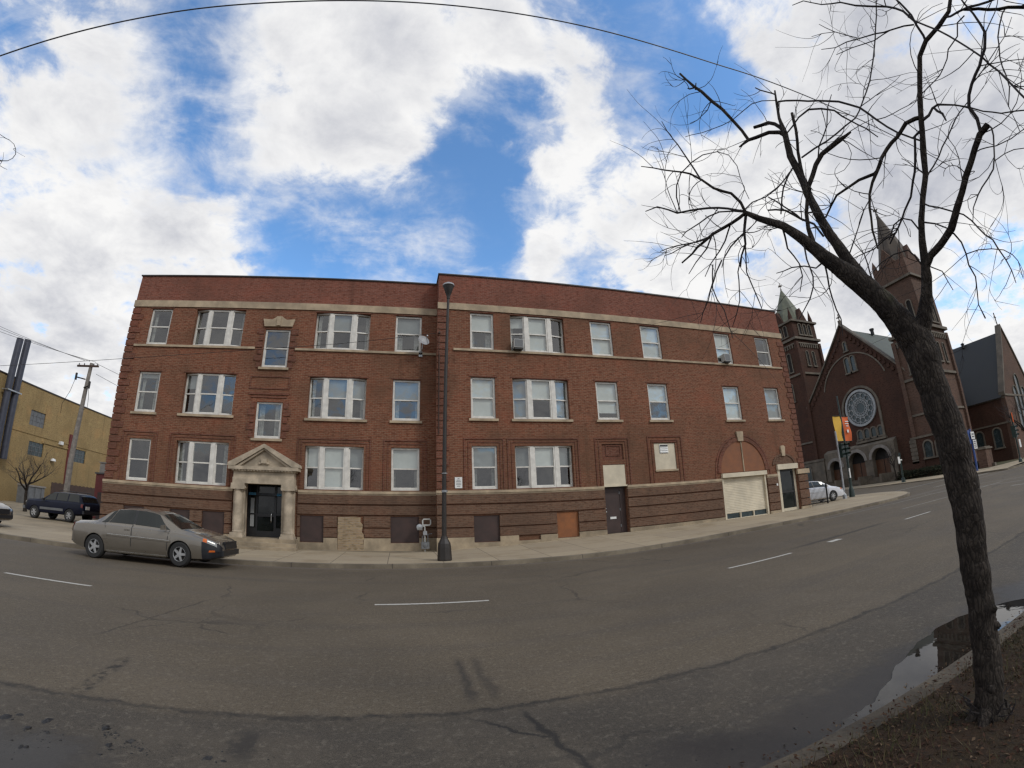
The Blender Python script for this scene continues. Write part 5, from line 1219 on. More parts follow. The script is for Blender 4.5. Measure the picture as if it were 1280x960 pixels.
# great arch relief round the rose
def ring_arc(m, cy, cz_, r0, r1, x0, dx_, a0=0., a1=pi, n=24):
    m.ring([(x0, cy+r0*cos(a0+(a1-a0)*i/n), cz_+r0*sin(a0+(a1-a0)*i/n)) for i in range(n+1)], [(x0, cy+r1*cos(a0+(a1-a0)*i/n), cz_+r1*sin(a0+(a1-a0)*i/n)) for i in range(n+1)], (dx_, 0, 0))
m = MB(); ring_arc(m, 30.95, 9.3, 2.25, 2.5, 46.84, .2)
for y in (28.45, 33.2): m.box(46.84, 47.04, y, y+.25, 5.7, 9.3)
ring_arc(m, 31.2, 11.2, 4.3, 4.45, 46.92, .1, radians(15), radians(165))
m.build('arch_relief', M['church_stone'], ch)
RC = (30.92, 9.35)
rw = MB(); ring_arc(rw, RC[0], RC[1], 1.78, 2.02, 46.80, .24, 0, 2*pi, 40); ring_arc(rw, RC[0], RC[1], .84, .93, 46.88, .14, 0, 2*pi, 30)
for k in range(14):
    a = 2*pi*(k+.5)/14; cy_, cz_ = RC[0]+1.36*cos(a), RC[1]+1.36*sin(a); ring_arc(rw, cy_, cz_, .27, .335, 46.89, .12, 0, 2*pi, 14)
    b = 2*pi*k/14; d = Vector((0, cos(b), sin(b))); p = Vector((0, -sin(b), cos(b)))
    q = [Vector((46.9, *RC)) + d*r + p*s for r, s in ((.93,-.035), (1.8,-.035), (1.8,.035), (.93,.035))]; rw.extrude(q, (.1, 0, 0))
    cy2, cz2 = RC[0]+.68*cos(b), RC[1]+.68*sin(b); ring_arc(rw, cy2, cz2, .10, .145, 46.90, .1, 0, 2*pi, 10)
ro = rw.build('rose_window', M['tracery'], ch)
m = MB(); m.poly([(46.985, RC[0]+1.8*cos(2*pi*i/40), RC[1]+1.8*sin(2*pi*i/40)) for i in range(40)]); m.build('panes', M['churchglass'], ro, recalc=False)
def arched(m_trim, m_glass, yc, z0, z1, hw, x0, t=.14, p=.14):
    """round-headed opening on an X-facing wall: dark pane set back inside a proud stone surround"""
    n = 14; zc = z1 - hw
    inn = [(yc-hw, z0)] + [(yc-hw*cos(pi*i/n), zc+hw*sin(pi*i/n)) for i in range(n+1)] + [(yc+hw, z0)]
    o = hw+t
    out = [(yc-o, z0)] + [(yc-o*cos(pi*i/n), zc+o*sin(pi*i/n)) for i in range(n+1)] + [(yc+o, z0)]
    m_trim.ring([(x0-p, y, z) for y, z in inn], [(x0-p, y, z) for y, z in out], (p+.02, 0, 0)); m_trim.box(x0-p-.05, x0+.02, yc-o-.08, yc+o+.08, z0-.16, z0)
    m_glass.poly([(x0-.015, y, z) for y, z in inn])
def arched_y(m_trim, m_glass, xc, z0, z1, hw, y0, t=.12, p=.12):
    n = 12; zc = z1 - hw; o = hw+t
    inn = [(xc-hw, z0)] + [(xc-hw*cos(pi*i/n), zc+hw*sin(pi*i/n)) for i in range(n+1)] + [(xc+hw, z0)]
    out = [(xc-o, z0)] + [(xc-o*cos(pi*i/n), zc+o*sin(pi*i/n)) for i in range(n+1)] + [(xc+o, z0)]
    m_trim.ring([(x, y0-p, z) for x, z in inn], [(x, y0-p, z) for x, z in out], (0, p+.02, 0)); m_trim.box(xc-o-.06, xc+o+.06, y0-p-.05, y0+.02, z0-.16, z0)
    m_glass.poly([(x, y0-.015, z) for x, z in inn])
def win_pair(name, specs, fn, base):
    for s in specs:
        a, b = MB(), MB(); fn(a, b, *s[:4], base, *s[4:])
        o = a.build(name, M['church_stone'], ch); b.build('pane', M['churchglass'], o, recalc=False)
win_pair('gable_window', [(30.65, 13.5, 15.2, .27), (31.45, 13.5, 15.2, .27)], arched, CX)
win_pair('gable_niche', [(31.2, 16.0, 17.0, .16)], arched, CX)
win_pair('arcade_window', [(28.95+.88*k, 6.0, 6.95, .30) for k in range(4)], arched, CX)
m = MB(); m.box(46.7, 47.02, 28.3, 32.2, 5.55, 5.78); m.box(46.85, 47.02, 27.4, 36.5, 5.15, 5.3); m.build('string_course', M['church_stone'], ch)
# stone porch with three arched doorways, real openings
m = MB(); PX = 46.3; DO = [(29.15, 1.05, 3.62), (32.2, 1.05, 3.62), (35.15, .85, 3.35)]
y = 27.3
edges_ = []
def porch_cols(): 
    cuts = [27.3]
    for yc, hw, zc in DO: cuts += [yc + hw*cos(pi*(1-i/16)) for i in range(17)]
    return sorted(set(cuts + [36.6]))
C_ = porch_cols(); PT = 5.15
for a, b in zip(C_, C_[1:]):
    def low(q):
        for yc, hw, zc in DO:
            if yc-hw-1e-6 <= q <= yc+hw+1e-6: return zc + sqrt(max(0, hw*hw-(q-yc)**2)), True
        return GZ, False
    la, ia = low(a); lb, ib = low(b); mid = low((a+b)/2)[1]
    if not mid: la = lb = GZ
    m.quad((PX,a,la), (PX,b,lb), (PX,b,PT), (PX,a,PT))
    if mid: m.quad((PX,a,la), (PX,b,lb), (PX+.66,b,lb), (PX+.66,a,la))
for yc, hw, zc in DO:
    for s in (-1, 1): m.quad((PX,yc+s*hw,GZ), (PX,yc+s*hw,zc), (PX+.66,yc+s*hw,zc), (PX+.66,yc+s*hw,GZ))
m.quad((PX,27.3,PT), (PX,36.6,PT), (CX,36.6,PT+.35), (CX,27.3,PT+.35)); m.quad((PX,27.3,GZ), (PX,27.3,PT), (CX,27.3,PT+.35), (CX,27.3,GZ)); m.quad((PX,36.6,GZ), (PX,36.6,PT), (CX,36.6,PT+.35), (CX,36.6,GZ))
porch = m.build('stone_porch', M['church_stone'], ch, recalc=False)
m = MB()
for yc, hw, zc in DO: m.mark(); ring_arc(m, yc, zc, hw+.02, hw+.34, PX-.10, .12)
m.pieces('arch_ring', M['plaster'], porch)
for yc, hw, zc in DO:
    m = MB(); m.box(PX+.64, PX+.68, yc-hw, yc+hw, 1.7, zc); dr = m.build('church_door', M['wood'], ch)
    m = MB(); m.box(PX+.61, PX+.64, yc-.03, yc+.03, 1.7, zc-.1); m.box(PX+.60, PX+.645, yc-hw, yc+hw, zc-.12, zc); m.build('door_rails', M['dark'], dr)
    m = MB(); m.poly([(PX+.655, yc-hw*cos(pi*i/12), zc+hw*sin(pi*i/12)) for i in range(13)]); m.build('fanlight', M['dark'], dr, recalc=False)
m = MB()
for k in range(5): m.box(43.9+.48*k, 46.35 if k == 4 else 44.38+.48*k+2.0-.48*k*0, 27.0, 36.8, .5, .92+.2*k)
m.build('entrance_steps', M['church_stone'], ch)
m = MB(); 
for y in (28.0, 30.6, 33.7, 36.2): m.mark(); m.box(43.9, 46.3, y-.12, y+.12, .8, 2.0 + 0*y)
m.pieces('stair_cheek', M['church_stone'], ch)
# towers
def tower(x0, y0, wdt, zb, eave, tip, brick, lit):
    x1, y1 = x0+wdt, y0+wdt; cx, cy_ = (x0+x1)/2, (y0+y1)/2
    m = MB(); m.box(x0, x1, y0, y1, GZ, eave)
    for a, b in ((x0, y0), (x1, y0), (x0, y1), (x1, y1)): m.box(a-.22, a+.22, b-.22, b+.22, GZ, zb-.3)
    tw = m.build('tower', brick, ch)
    m = MB()
    for z, h, o in ((zb, .30, .30), (zb-.55, .16, .16), (eave-2.2 if lit else eave-.25, .25, .28), (6.9, .2, .12), (zb-4.6, .25, .18)):
        m.box(x0-o, x1+o, y0-o, y1+o, z, z+h)
    k = 0
    while k < wdt-.2:     # corbels under the belfry belt
        m.box(x0-.14, x0+.0, y0+.15+k, y0+.32+k, zb-1.0, zb-.55); m.box(x0+.15+k, x0+.32+k, y0-.14, y0, zb-1.0, zb-.55); k += .42
    m.build('belt_course', M['church_stone'], tw)
    SP = []
    for q in (-.95, 0, .95): SP += [(arched, cy_+q, zb+.75, min(zb+3.2, eave-.5), .24, x0, .12, .12), (arched_y, cx+q, zb+.75, min(zb+3.2, eave-.5), .24, y0, .12, .12)]
    for q in (-.6, .6): SP += [(arched, cy_+q, zb-3.9, zb-1.5, .26, x0, .12, .12), (arched_y, cx+q, zb-3.4, zb-1.5, .22, y0, .10, .10)]
    SP.append((arched, cy_, zb-7.6, zb-5.4, .22, x0, .12, .12))
    for fn, *q in SP:
        a, b = MB(), MB(); fn(a, b, *q); o = a.build('tower_window', M['church_stone'], ch); b.build('pane', M['dark'], o, recalc=False)
    # corner pinnacles, gablets and the eight-sided spire
    m = MB()
    for a_, b_ in ((x0+.25, y0+.25), (x1-.25, y0+.25), (x0+.25, y1-.25), (x1-.25, y1-.25)):
        m.mark(); m.lathe([(.30,0), (.28,.5), (0,1.3 if lit else 1.9)], (a_, b_, eave), n=8)
    for s, (px_, py_) in enumerate(((cx, y0), (x0, cy_))):
        m.mark()
        if s == 0: m.extrude([(cx-1.0, y0-.05, eave), (cx+1.0, y0-.05, eave), (cx, y0-.05, eave+1.9)], (0, 1.2, 0))
        else: m.extrude([(x0-.05, cy_-1.0, eave), (x0-.05, cy_+1.0, eave), (x0-.05, cy_, eave+1.9)], (1.2, 0, 0))
    m.pieces('gablet', brick, tw)
    m = MB(); r = wdt*.53
    m.lathe([(r,0), (r*.80,1.4), (0.05,tip-eave)], (cx, cy_, eave), n=8, a0=pi/8, a1=pi/8+2*pi); m.build('spire', M['spire'] if not lit else M['tallspire'], tw)
    m = MB(); m.tube([(cx, cy_, tip-.3), (cx, cy_, tip+1.0)], .05, n=6); m.box(cx-.3, cx+.3, cy_-.05, cy_+.05, tip+.5, tip+.62); m.box(cx-.05, cx+.05, cy_-.3, cy_+.3, tip+.5, tip+.62); m.lathe([(0,-.12), (.14,0), (0,.14)], (cx, cy_, tip), n=8); m.build('cross', M['church_stone'], tw)
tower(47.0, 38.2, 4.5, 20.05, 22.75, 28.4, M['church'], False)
tower(46.85, 21.1, 4.0, 15.0, 22.7, 29.6, M['lit_church_brick'], True)
win_pair('lower_window', [(22.4, 2.8, 4.35, .42), (23.7, 2.8, 4.35, .42)], arched, 46.6)
m = MB(); m.box(46.6, 47, 21.3, 25.4, GZ, 4.75); m.box(46.5, 47, 24.3, 27.2, GZ, 2.6); m.build('tower_plinth', M['church'], ch)
m = MB(); m.box(46.5, 47.02, 21.2, 25.5, 4.75, 4.95); m.build('plinth_cap', M['church_stone'], ch)
m = MB(); m.box(46.55, 46.85, 24.95, 25.6, 2.3, 4.75); 
for k in range(6): m.box(46.5, 46.56, 24.9, 25.65, 2.4+.4*k, 2.7+.4*k)
m.build('stone_quoin', M['church_stone'], ch)
# low stone link at the left of the porch
m = MB(); m.box(46.2, 47.5, 36.7, 41.2, GZ, 4.5); m.box(46.1, 47.5, 36.6, 41.3, 4.5, 4.75); m.build('side_chapel', M['church_stone'], ch)
win_pair('chapel_window', [(39.2, 2.2, 4.1, .5)], arched, 46.2)
m = MB(); m.box(47.7, 60, 38.3, 60, GZ, 9.0); m.build('rear_wing', M['church'], ch)
# transept with steep slate roof and gable to the street
TX, TY = 62.0, 18.9
m = MB(); m.extrude([(57.0, TY, GZ), (67.0, TY, GZ), (67.0, TY, 7.9), (TX, TY, 15.6), (57.0, TY, 7.9)], (0, .5, 0)); m.build('transept_gable', M['lit_church_brick'], ch)
m = MB(); m.box(57.0, 57.5, TY+.5, 25.5, GZ, 7.9); m.mark(); m.box(66.5, 67, TY+.5, 25.5, GZ, 7.9); m.mark(); m.box(50.9, 57.0, 24.0, 25.5, GZ, 7.6); m.pieces('transept_wall', M['church'], ch)
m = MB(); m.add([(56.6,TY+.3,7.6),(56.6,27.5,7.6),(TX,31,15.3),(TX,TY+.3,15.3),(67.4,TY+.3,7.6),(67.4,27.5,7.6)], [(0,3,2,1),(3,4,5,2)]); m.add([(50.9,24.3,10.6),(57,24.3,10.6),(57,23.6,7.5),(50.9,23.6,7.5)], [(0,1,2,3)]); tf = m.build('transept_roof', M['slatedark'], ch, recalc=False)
m = MB(); m.lathe([(0,0), (.18,0), (.18,.4), (.28,.5), (0,.7)], (TX-.3, 23.8, 14.9), n=8); m.build('ridge_vent', M['black'], tf)
m = MB()
for s in (-1, 1): m.hexa([(TX+s*5.2,TY-.12,7.75),(TX+s*5.2,TY+.55,7.75),(TX,TY+.55,15.75),(TX,TY-.12,15.75)], [(TX+s*5.2,TY-.12,8.15),(TX+s*5.2,TY+.55,8.15),(TX,TY+.55,16.15),(TX,TY-.12,16.15)])
m.tube([(TX,TY+.2,16.1), (TX,TY+.2,17.6)], .06, n=6); m.box(TX-.3, TX+.3, TY+.15, TY+.25, 17.0, 17.12)
for z in (4.9, 7.5): m.box(56.9, 57.02, TY, 25.5, z, z+.18)
m.box(56.9, 67.1, TY-.1, TY+.02, 7.7, 7.9)
m.build('transept_coping', M['church_stone'], ch)
win_pair('transept_window', [(60.6, 4.2, 8.8, .6), (62.0, 4.2, 10.2, .6), (63.4, 4.2, 8.8, .6)], arched_y, TY)
win_pair('aisle_window', [(20.6, 2.6, 4.6, .4), (22.6, 2.6, 4.6, .4)], arched, 57.0)
win_pair('aisle_window', [(52.4, 2.6, 4.8, .45), (54.4, 2.6, 4.8, .45)], arched_y, 24.0)
m = MB(); m.box(67, 95, 26, 27, GZ, 11); m.build('nave_wall', M['church'], ch)
# brick gate pier, hedge, low plants
gp = thing('gate_pier', 'brick gate pier with pale stone cap on the church corner', 'gate pier', (45.6, 18.1, cz(45.6, 18.1)))
z0 = cz(45.6, 18.1); m = MB(); m.box(45.0, 46.4, 17.6, 18.4, z0, z0+1.55); m.build('shaft', M['lit_church_brick'], gp)
m = MB(); m.box(44.9, 46.5, 17.5, 18.5, z0+1.55, z0+1.68); m.box(45.05, 46.35, 17.65, 18.35, z0+1.68, z0+1.78); m.box(46.1, 46.5, 17.4, 17.7, z0-.05, z0+.3); m.build('cap', M['church_stone'], gp)
def leaf_mass(m, fn, n, size, rnd):
    for _ in range(n):
        c = Vector(fn(rnd)); a = Vector((rnd.gauss(0,1), rnd.gauss(0,1), rnd.gauss(0,1))).normalized(); b = a.orthogonal().normalized(); s = size*rnd.uniform(.6, 1.4)
        m.add([c-a*s, c+b*s*.5, c+a*s, c-b*s*.5], [(0,1,2,3)])
R1 = random.Random(3)
def hedge(x, y0, y1, h, label):
    t = thing('hedge', label, 'hedge', (x, (y0+y1)/2, cz(x, y0)))
    m = MB(); z0 = cz(x, (y0+y1)/2)-.1
    def f(r):
        y = r.uniform(y0, y1); hh = h*(.8+.25*mnoise.noise(Vector((0, y*1.3, 2)))); return (x + r.gauss(0, .45), y, z0 + hh*r.random()**.6)
    leaf_mass(m, f, 2600, .10, R1); m.build('foliage', M['hedge'], t, recalc=False)
    m = MB()
    for k in range(12):
        y = y0 + (y1-y0)*(k+.5)/12; m.tube([(x, y, z0), (x+R1.uniform(-.2,.2), y+R1.uniform(-.2,.2), z0+h*.8)], [.03, .008], n=4)
    m.build('stems', M['twig'], t)
hedge(44.9, 21.2, 26.4, 1.15, 'dark clipped hedge below the paired church windows')
hedge(47.4, 18.6, 20.6, .8, 'low dark hedge between tower and gate pier')

# ------------------------------------------------------------------ bare trees
def limb_curve(rnd, p, d, L, n, wig, grav):
    pts = [Vector(p)]; d = Vector(d).normalized(); st = L/n
    for i in range(n):
        d = (d + Vector((rnd.gauss(0,wig), rnd.gauss(0,wig), rnd.gauss(0,wig)+grav))).normalized(); pts.append(pts[-1] + d*st)
    return pts
def small_tree(name, label, loc, h, r0, seed, mat=None, depth=4, fork=.34):
    rnd = random.Random(seed); t = thing(name, label, 'tree', loc, 0, None)
    mt, mc = MB(), MB()
    tr = limb_curve(rnd, (loc[0], loc[1], loc[2]-.1), (rnd.uniform(-.06,.06), rnd.uniform(-.06,.06), 1), h*fork, 6, .04, 0); mt.tube(tr, [r0*(1.25-.07*i) if i else r0*1.5 for i in range(7)], n=9, wob=.15)
    def grow(p, d, L, r, lev):
        pts = limb_curve(rnd, p, d, L, 6, .13, .03); k = len(pts)
        (mt if lev == 0 else mc).tube(pts, [r*(1-.6*i/(k-1)) for i in range(k)], n=6 if lev < 2 else 4, cap=False)
        if lev >= depth: return
        for q in range(rnd.randint(3, 5)):
            i = rnd.randint(2, k-1); dd = (pts[i]-pts[i-1]).normalized(); sd = Vector((rnd.gauss(0,1), rnd.gauss(0,1), rnd.gauss(.25,.8))).normalized()
            grow(pts[i], dd*.75 + sd*.75, L*rnd.uniform(.5,.75), r*(1-.6*i/(k-1))*.62, lev+1)
    for k in range(rnd.randint(4, 5)):
        a = 2*pi*k/4.5 + rnd.uniform(-.4,.4); grow(tr[-1] if k < 3 else tr[-2], (cos(a)*.7, sin(a)*.7, 1.0), h*.34, r0*.62, 0)
    mt.build('trunk', M['bark'], t, smooth=True); mc.build('crown', mat or M['greytwig'], t)
    return t
small_tree('bare_tree', 'small bare tree in front of the yellow brick wall', (-25.6, 29, walkz(-25.6, 29)), 5.2, .11, 12, depth=4)
small_tree('bare_tree', 'bare street tree before the transept gable of the church', (50.5, 15.6, cz(50.5, 15.6)), 7.4, .13, 23, M['twig'], depth=3)
small_tree('bare_tree', 'leafless sapling by the church porch steps', (44.6, 26.6, cz(44.6, 26.6)), 4.6, .07, 31, M['twig'], depth=3)

# the big tree beside the camera: its limbs are listed as x,y,z,radius (cm, cm, cm, 0.1 mm)
TREE = '300,128,13,962;300,128,22,933;300,128,35,899;300,129,45,882;300,130,57,867;299,131,68,863;299,131,77,870;299,132,86,883;299,132,96,901;299,133,105,919;298,133,114,938;298,133,124,960;298,133,133,982;298,134,142,1003;298,134,152,1029;298,135,161,1053;297,135,170,1068;297,136,183,1058;296,138,195,1043;296,139,206,1045;295,140,218,1065;295,140,227,1139;295,141,236,1184;291,144,245,1084;287,147,255,953;283,150,264,874;280,154,273,819;274,160,287,782;268,167,298,639;264,172,307,540;261,176,316,477;257,180,325,416;251,188,339,342;244,202,353,266;240,209,362,181|295,142,235,740;297,134,249,591;298,130,257,502;298,127,265,419;299,124,274,365;299,122,282,323;299,118,298,251;300,114,310,228;302,107,325,216;304,100,338,230;305,94,355,233;306,90,365,222;307,86,376,210;309,79,393,200;311,72,408,202;313,65,422,190;316,56,431,190;320,44,436,187;324,33,443,160;326,26,453,147;328,18,471,135|299,122,281,273;300,117,286,235;302,109,290,232;303,99,296,242;304,91,306,217;305,84,314,204;306,78,322,196;307,71,329,190;308,65,336,187;309,59,342,189;310,52,345,211|278,156,277,619;279,161,293,532;279,164,304,434;280,168,316,398;280,172,329,369;281,175,343,345;281,177,357,327;282,179,371,317;284,180,386,310;285,183,413,291;289,182,437,250;291,182,458,137;294,179,479,105;296,177,491,71|309,58,342,118;307,55,351,118;304,55,359,119;303,51,365,113;303,46,370,106;302,41,373,105;302,36,376,105;302,32,380,105;302,28,383,104;301,22,391,92;300,21,397,81;297,20,405,70;294,20,413,59;292,19,421,47|310,52,345,61;309,51,341,58;307,52,335,54;304,54,328,50;299,56,319,49;294,59,310,48;290,63,305,47;285,67,300,45;282,70,296,43;276,74,288,32;271,76,279,21|307,86,378,158;306,89,379,159;302,95,378,147;298,103,371,133;295,108,368,133;293,112,365,134;290,117,360,135;288,120,355,133;286,124,350,120;284,128,345,106;281,132,337,95;279,135,327,89;278,136,320,81;277,138,311,72;276,138,303,60;275,138,297,50|288,122,353,106;288,126,352,121;287,138,355,99;286,149,355,90;285,158,355,86;285,165,351,75;286,174,346,64|307,88,370,79;306,95,368,95;307,99,361,95;307,103,353,93;308,107,347,90;308,111,342,87;308,117,333,80;308,125,327,75;308,129,323,72;307,134,318,68;307,140,314,61;307,144,311,55|304,100,336,61;306,98,339,59;309,94,343,55;313,89,349,51;316,85,355,51;320,80,361,52;324,76,367,52;327,71,373,50;331,67,378,47;335,60,383,37|240,209,362,121;238,209,371,122;234,212,381,111;231,217,386,109;227,222,392,107;222,227,403,97;217,233,413,79;214,238,418,73;210,244,423,67;205,251,429,62;200,257,435,56;194,266,443,39|222,228,404,77;221,231,418,73;219,234,433,68;218,239,453,59;217,241,460,53;216,245,475,43;215,247,489,33|240,209,363,103;237,213,366,98;233,219,371,93;229,225,375,94;225,231,378,95;221,238,381,92;217,244,383,87;211,254,386,82;207,259,392,73;202,267,400,61;196,277,401,42|212,251,386,59;210,249,399,59;209,244,407,56;210,236,414,52;213,223,416,51;215,211,414,44;218,198,407,36;219,189,396,32;218,184,381,31;216,183,369,28;214,181,356,26;213,179,346,24|240,209,362,136;236,213,359,132;231,218,356,127;226,224,354,125;221,230,352,122;215,236,347,103;211,240,344,91;208,244,340,79;202,251,335,61|239,210,363,67;235,216,367,65;229,225,371,62;223,232,370,60;218,239,367,57;211,249,364,48;208,252,360,32|220,233,351,67;219,237,351,62;218,246,354,59;216,258,359,57;214,268,363,53;212,280,367,43;211,288,369,35|221,231,351,55;219,240,353,54;216,253,356,51;214,263,358,46;212,274,359,39;210,282,361,34|240,209,361,120;240,212,356,116;240,216,349,109;241,219,340,90;241,226,334,67;241,230,326,49|240,216,348,66;239,223,347,65;237,231,344,62;236,240,339,50;236,245,333,38|221,229,353,73;219,232,348,68;216,235,341,60;212,239,336,51;209,243,332,42;204,248,324,30|231,220,355,67;229,221,351,66;227,225,344,61;223,229,337,54;218,237,329,42;214,242,320,30|235,242,338,63;233,249,331,57;232,253,325,54;231,258,319,51;230,262,312,48;228,269,304,39;227,273,297,32|219,236,328,48;219,239,321,48;219,242,311,48;221,242,302,45;224,240,293,41;225,240,285,36;227,241,277,30;228,241,271,26|241,227,333,55;241,234,324,49;242,236,318,47;243,239,311,45;244,242,304,43;244,249,295,35;244,256,288,28|241,219,340,54;242,222,335,53;243,225,328,52;244,228,321,51;247,229,313,50;249,229,305,48;252,230,298,42;253,230,293,36|257,180,325,72;255,179,316,66;252,178,306,59;250,176,298,55;249,175,291,52;246,175,283,50;242,177,275,46;237,180,268,36;233,183,262,28|264,173,305,81;264,174,294,64;265,176,286,58;265,176,278,53;266,176,270,48;267,175,263,42;267,176,257,33;267,177,252,26|251,189,338,85;252,190,331,74;252,191,322,62;254,189,315,55;256,188,309,50;257,189,300,44;256,194,290,28|289,182,436,183;287,185,442,185;284,193,448,164;279,204,450,153;276,211,452,148;272,220,450,71|277,211,452,141;274,212,464,142;270,214,477,145;265,217,494,148;261,222,509,151;256,225,524,154;253,229,535,148;249,232,548,119;247,235,560,105|253,230,534,86;251,234,536,79;250,235,538,55|253,229,530,78;253,225,536,54|260,222,508,53;260,230,504,46;257,244,503,39;256,254,508,32|289,181,437,183;290,184,448,170;290,188,456,166;289,193,462,161;288,200,465,156;286,207,468,144|294,180,472,84;295,178,477,91;297,172,473,89;301,164,467,85;305,157,461,84;308,150,456,87;311,143,450,92;314,137,445,96;317,131,437,96;319,126,430,93;321,123,422,89;323,120,413,85;325,116,403,80;327,112,395,76;330,105,385,75;332,101,380,79|294,179,479,46;288,189,486,46;283,197,488,43;278,206,485,42;272,216,481,40;267,225,481,39;261,234,482,37;256,243,484,35;251,252,488,33;248,258,490,31|296,178,486,71;296,180,490,71;295,190,505,66;295,194,513,56|284,179,385,155;285,178,396,144;287,176,412,134;288,173,422,131;290,171,434,130;291,170,444,131;292,169,452,133|289,181,437,66;294,175,443,73;299,169,450,74;306,161,455,94;312,153,451,86;318,146,445,79;322,144,438,71;325,141,432,64;328,138,426,61;332,135,421,57;337,131,410,44|282,179,371,182;285,177,378,184;289,173,386,185;293,169,395,187;298,163,403,203;305,154,408,203;310,148,411,172;316,141,415,78|261,175,320,192;261,175,323,193;261,175,331,167;262,173,343,141;264,169,354,142;265,165,360,142|284,181,400,63;282,184,399,63;279,189,393,67;277,195,386,70;275,198,378,70;273,200,370,69;272,202,364,62|282,184,398,57;281,187,397,57;279,194,393,58;277,201,390,58;273,212,388,55;269,224,390,53;266,231,387,67|278,176,329,86;276,179,341,87;273,186,349,89;271,190,355,85;268,194,361,79;265,200,365,73;263,206,368,68|273,185,347,65;270,187,353,65;264,192,363,60;261,195,369,53;258,198,374,46|293,169,393,62;294,165,400,61;294,160,408,59;296,154,414,56;297,148,420,53;297,144,427,49;298,141,434,44;299,133,442,31|287,175,405,76;294,165,409,76;301,156,412,69;307,148,416,69;312,141,420,69;318,133,424,62;322,129,430,62;326,123,439,63;330,118,447,64;335,113,457,64;339,108,468,65;343,103,479,65;348,99,491,64;352,94,503,64;356,89,516,63;360,84,528,62;365,78,545,58;370,73,559,53|316,56,432,92;315,55,435,92;312,54,443,87;309,52,451,82;307,52,457,78;304,52,463,72;299,53,474,56|311,55,445,66;306,60,446,64;300,67,446,61;296,72,446,58;291,76,446,56;283,85,446,48;275,92,445,42;269,99,443,34;262,106,445,25|300,69,447,44;298,74,447,44;296,81,447,42;294,88,450,41;291,96,453,38;289,103,455,32;287,108,456,27|282,86,447,36;279,90,453,36;275,95,461,35;272,98,468,29;270,100,474,24|275,95,461,29;272,103,467,26;269,110,470,21|312,53,445,87;312,54,452,89;311,55,461,90;310,58,468,89;308,62,474,87;304,70,482,83;300,78,491,79;297,85,503,68;295,91,508,59;292,97,513,51;289,102,521,48;287,106,528,46;284,115,532,33|322,37,440,93;323,34,438,85;324,28,437,86;326,22,436,88;328,16,433,87;329,10,430,85;330,4,428,79;331,0,426,73|325,25,436,78;328,22,435,103;332,18,434,107;337,14,432,108;343,9,431,112;348,4,431,117;353,-1,429,122;358,-5,428,126;364,-11,426,126;368,-15,425,125|312,55,455,56;310,52,444,65;310,48,434,67;309,44,424,67;309,41,415,66;307,38,404,64;307,36,397,64;305,34,389,65;304,32,381,65;303,31,373,66;302,29,365,66;300,28,357,66;299,27,349,65;297,26,341,64;296,25,335,63|324,27,431,52;321,33,428,52;318,38,417,49;313,47,410,46;311,51,403,43;308,56,397,41;306,60,393,39;303,65,390,38;299,74,386,41|347,5,431,51;344,9,427,51;340,15,418,51;335,20,408,50;332,23,399,49;329,26,391,49;326,28,382,48;324,29,374,48;320,31,363,42;317,34,356,37;314,37,349,32|307,85,375,118;310,81,377,105;312,77,381,94;314,73,382,84;319,65,377,62;323,59,372,56;327,53,365,50;329,49,362,49;332,45,359,49;336,38,357,48;340,32,355,48|313,76,381,78;312,75,377,91;312,73,373,90;311,73,366,51|308,65,333,38;308,63,333,40;309,59,332,39;310,54,330,37;313,45,330,34;314,39,331,32;316,34,332,31|298,58,316,31;303,51,319,31;307,46,320,29;312,40,319,26|301,109,321,61;302,106,317,58;303,101,313,56;304,96,308,54;305,89,301,50;305,86,295,49;304,84,289,49;305,82,283,48;305,79,278,47;304,78,272,45;303,76,263,39;302,75,256,32;301,75,248,21|302,101,294,63;304,99,293,58;305,97,286,52;305,97,278,50;305,98,271,47;306,97,263,44;306,99,255,39;306,101,247,32;307,100,238,46|305,97,278,38;311,91,279,35;317,85,278,33;323,80,276,30;326,77,272,29;329,76,268,28;331,77,263,24;333,78,258,21|300,114,309,66;300,106,303,54;299,100,296,48|300,120,280,45;299,113,273,36;297,111,265,29;295,109,258,23|283,152,263,76;281,152,269,69;279,151,276,61;277,150,286,51;276,149,292,47;274,148,298,41;272,150,305,33;270,151,310,26|307,136,316,65;305,146,315,55;303,155,312,50;302,164,313,40;300,173,313,29|300,117,303,61;300,120,314,57;298,125,318,52;296,131,316,53;295,138,308,42|298,124,283,60;296,125,289,56;293,127,294,51;288,135,294,46;284,139,292,44;281,143,290,41;276,150,284,25|280,164,305,54;281,157,313,49;282,150,321,40;283,145,327,38;284,142,331,35;283,142,334,27|266,169,307,91;262,173,303,73;258,177,300,54;254,183,304,49;248,189,305,44;244,194,304,35;241,198,304,28'
bt = thing('street_tree', 'bare leaning street tree with dark bark on the grassy strip', 'tree', (3.00, 1.28, .12))
mt, mc = MB(), MB(); rnd = random.Random(5); branches = []
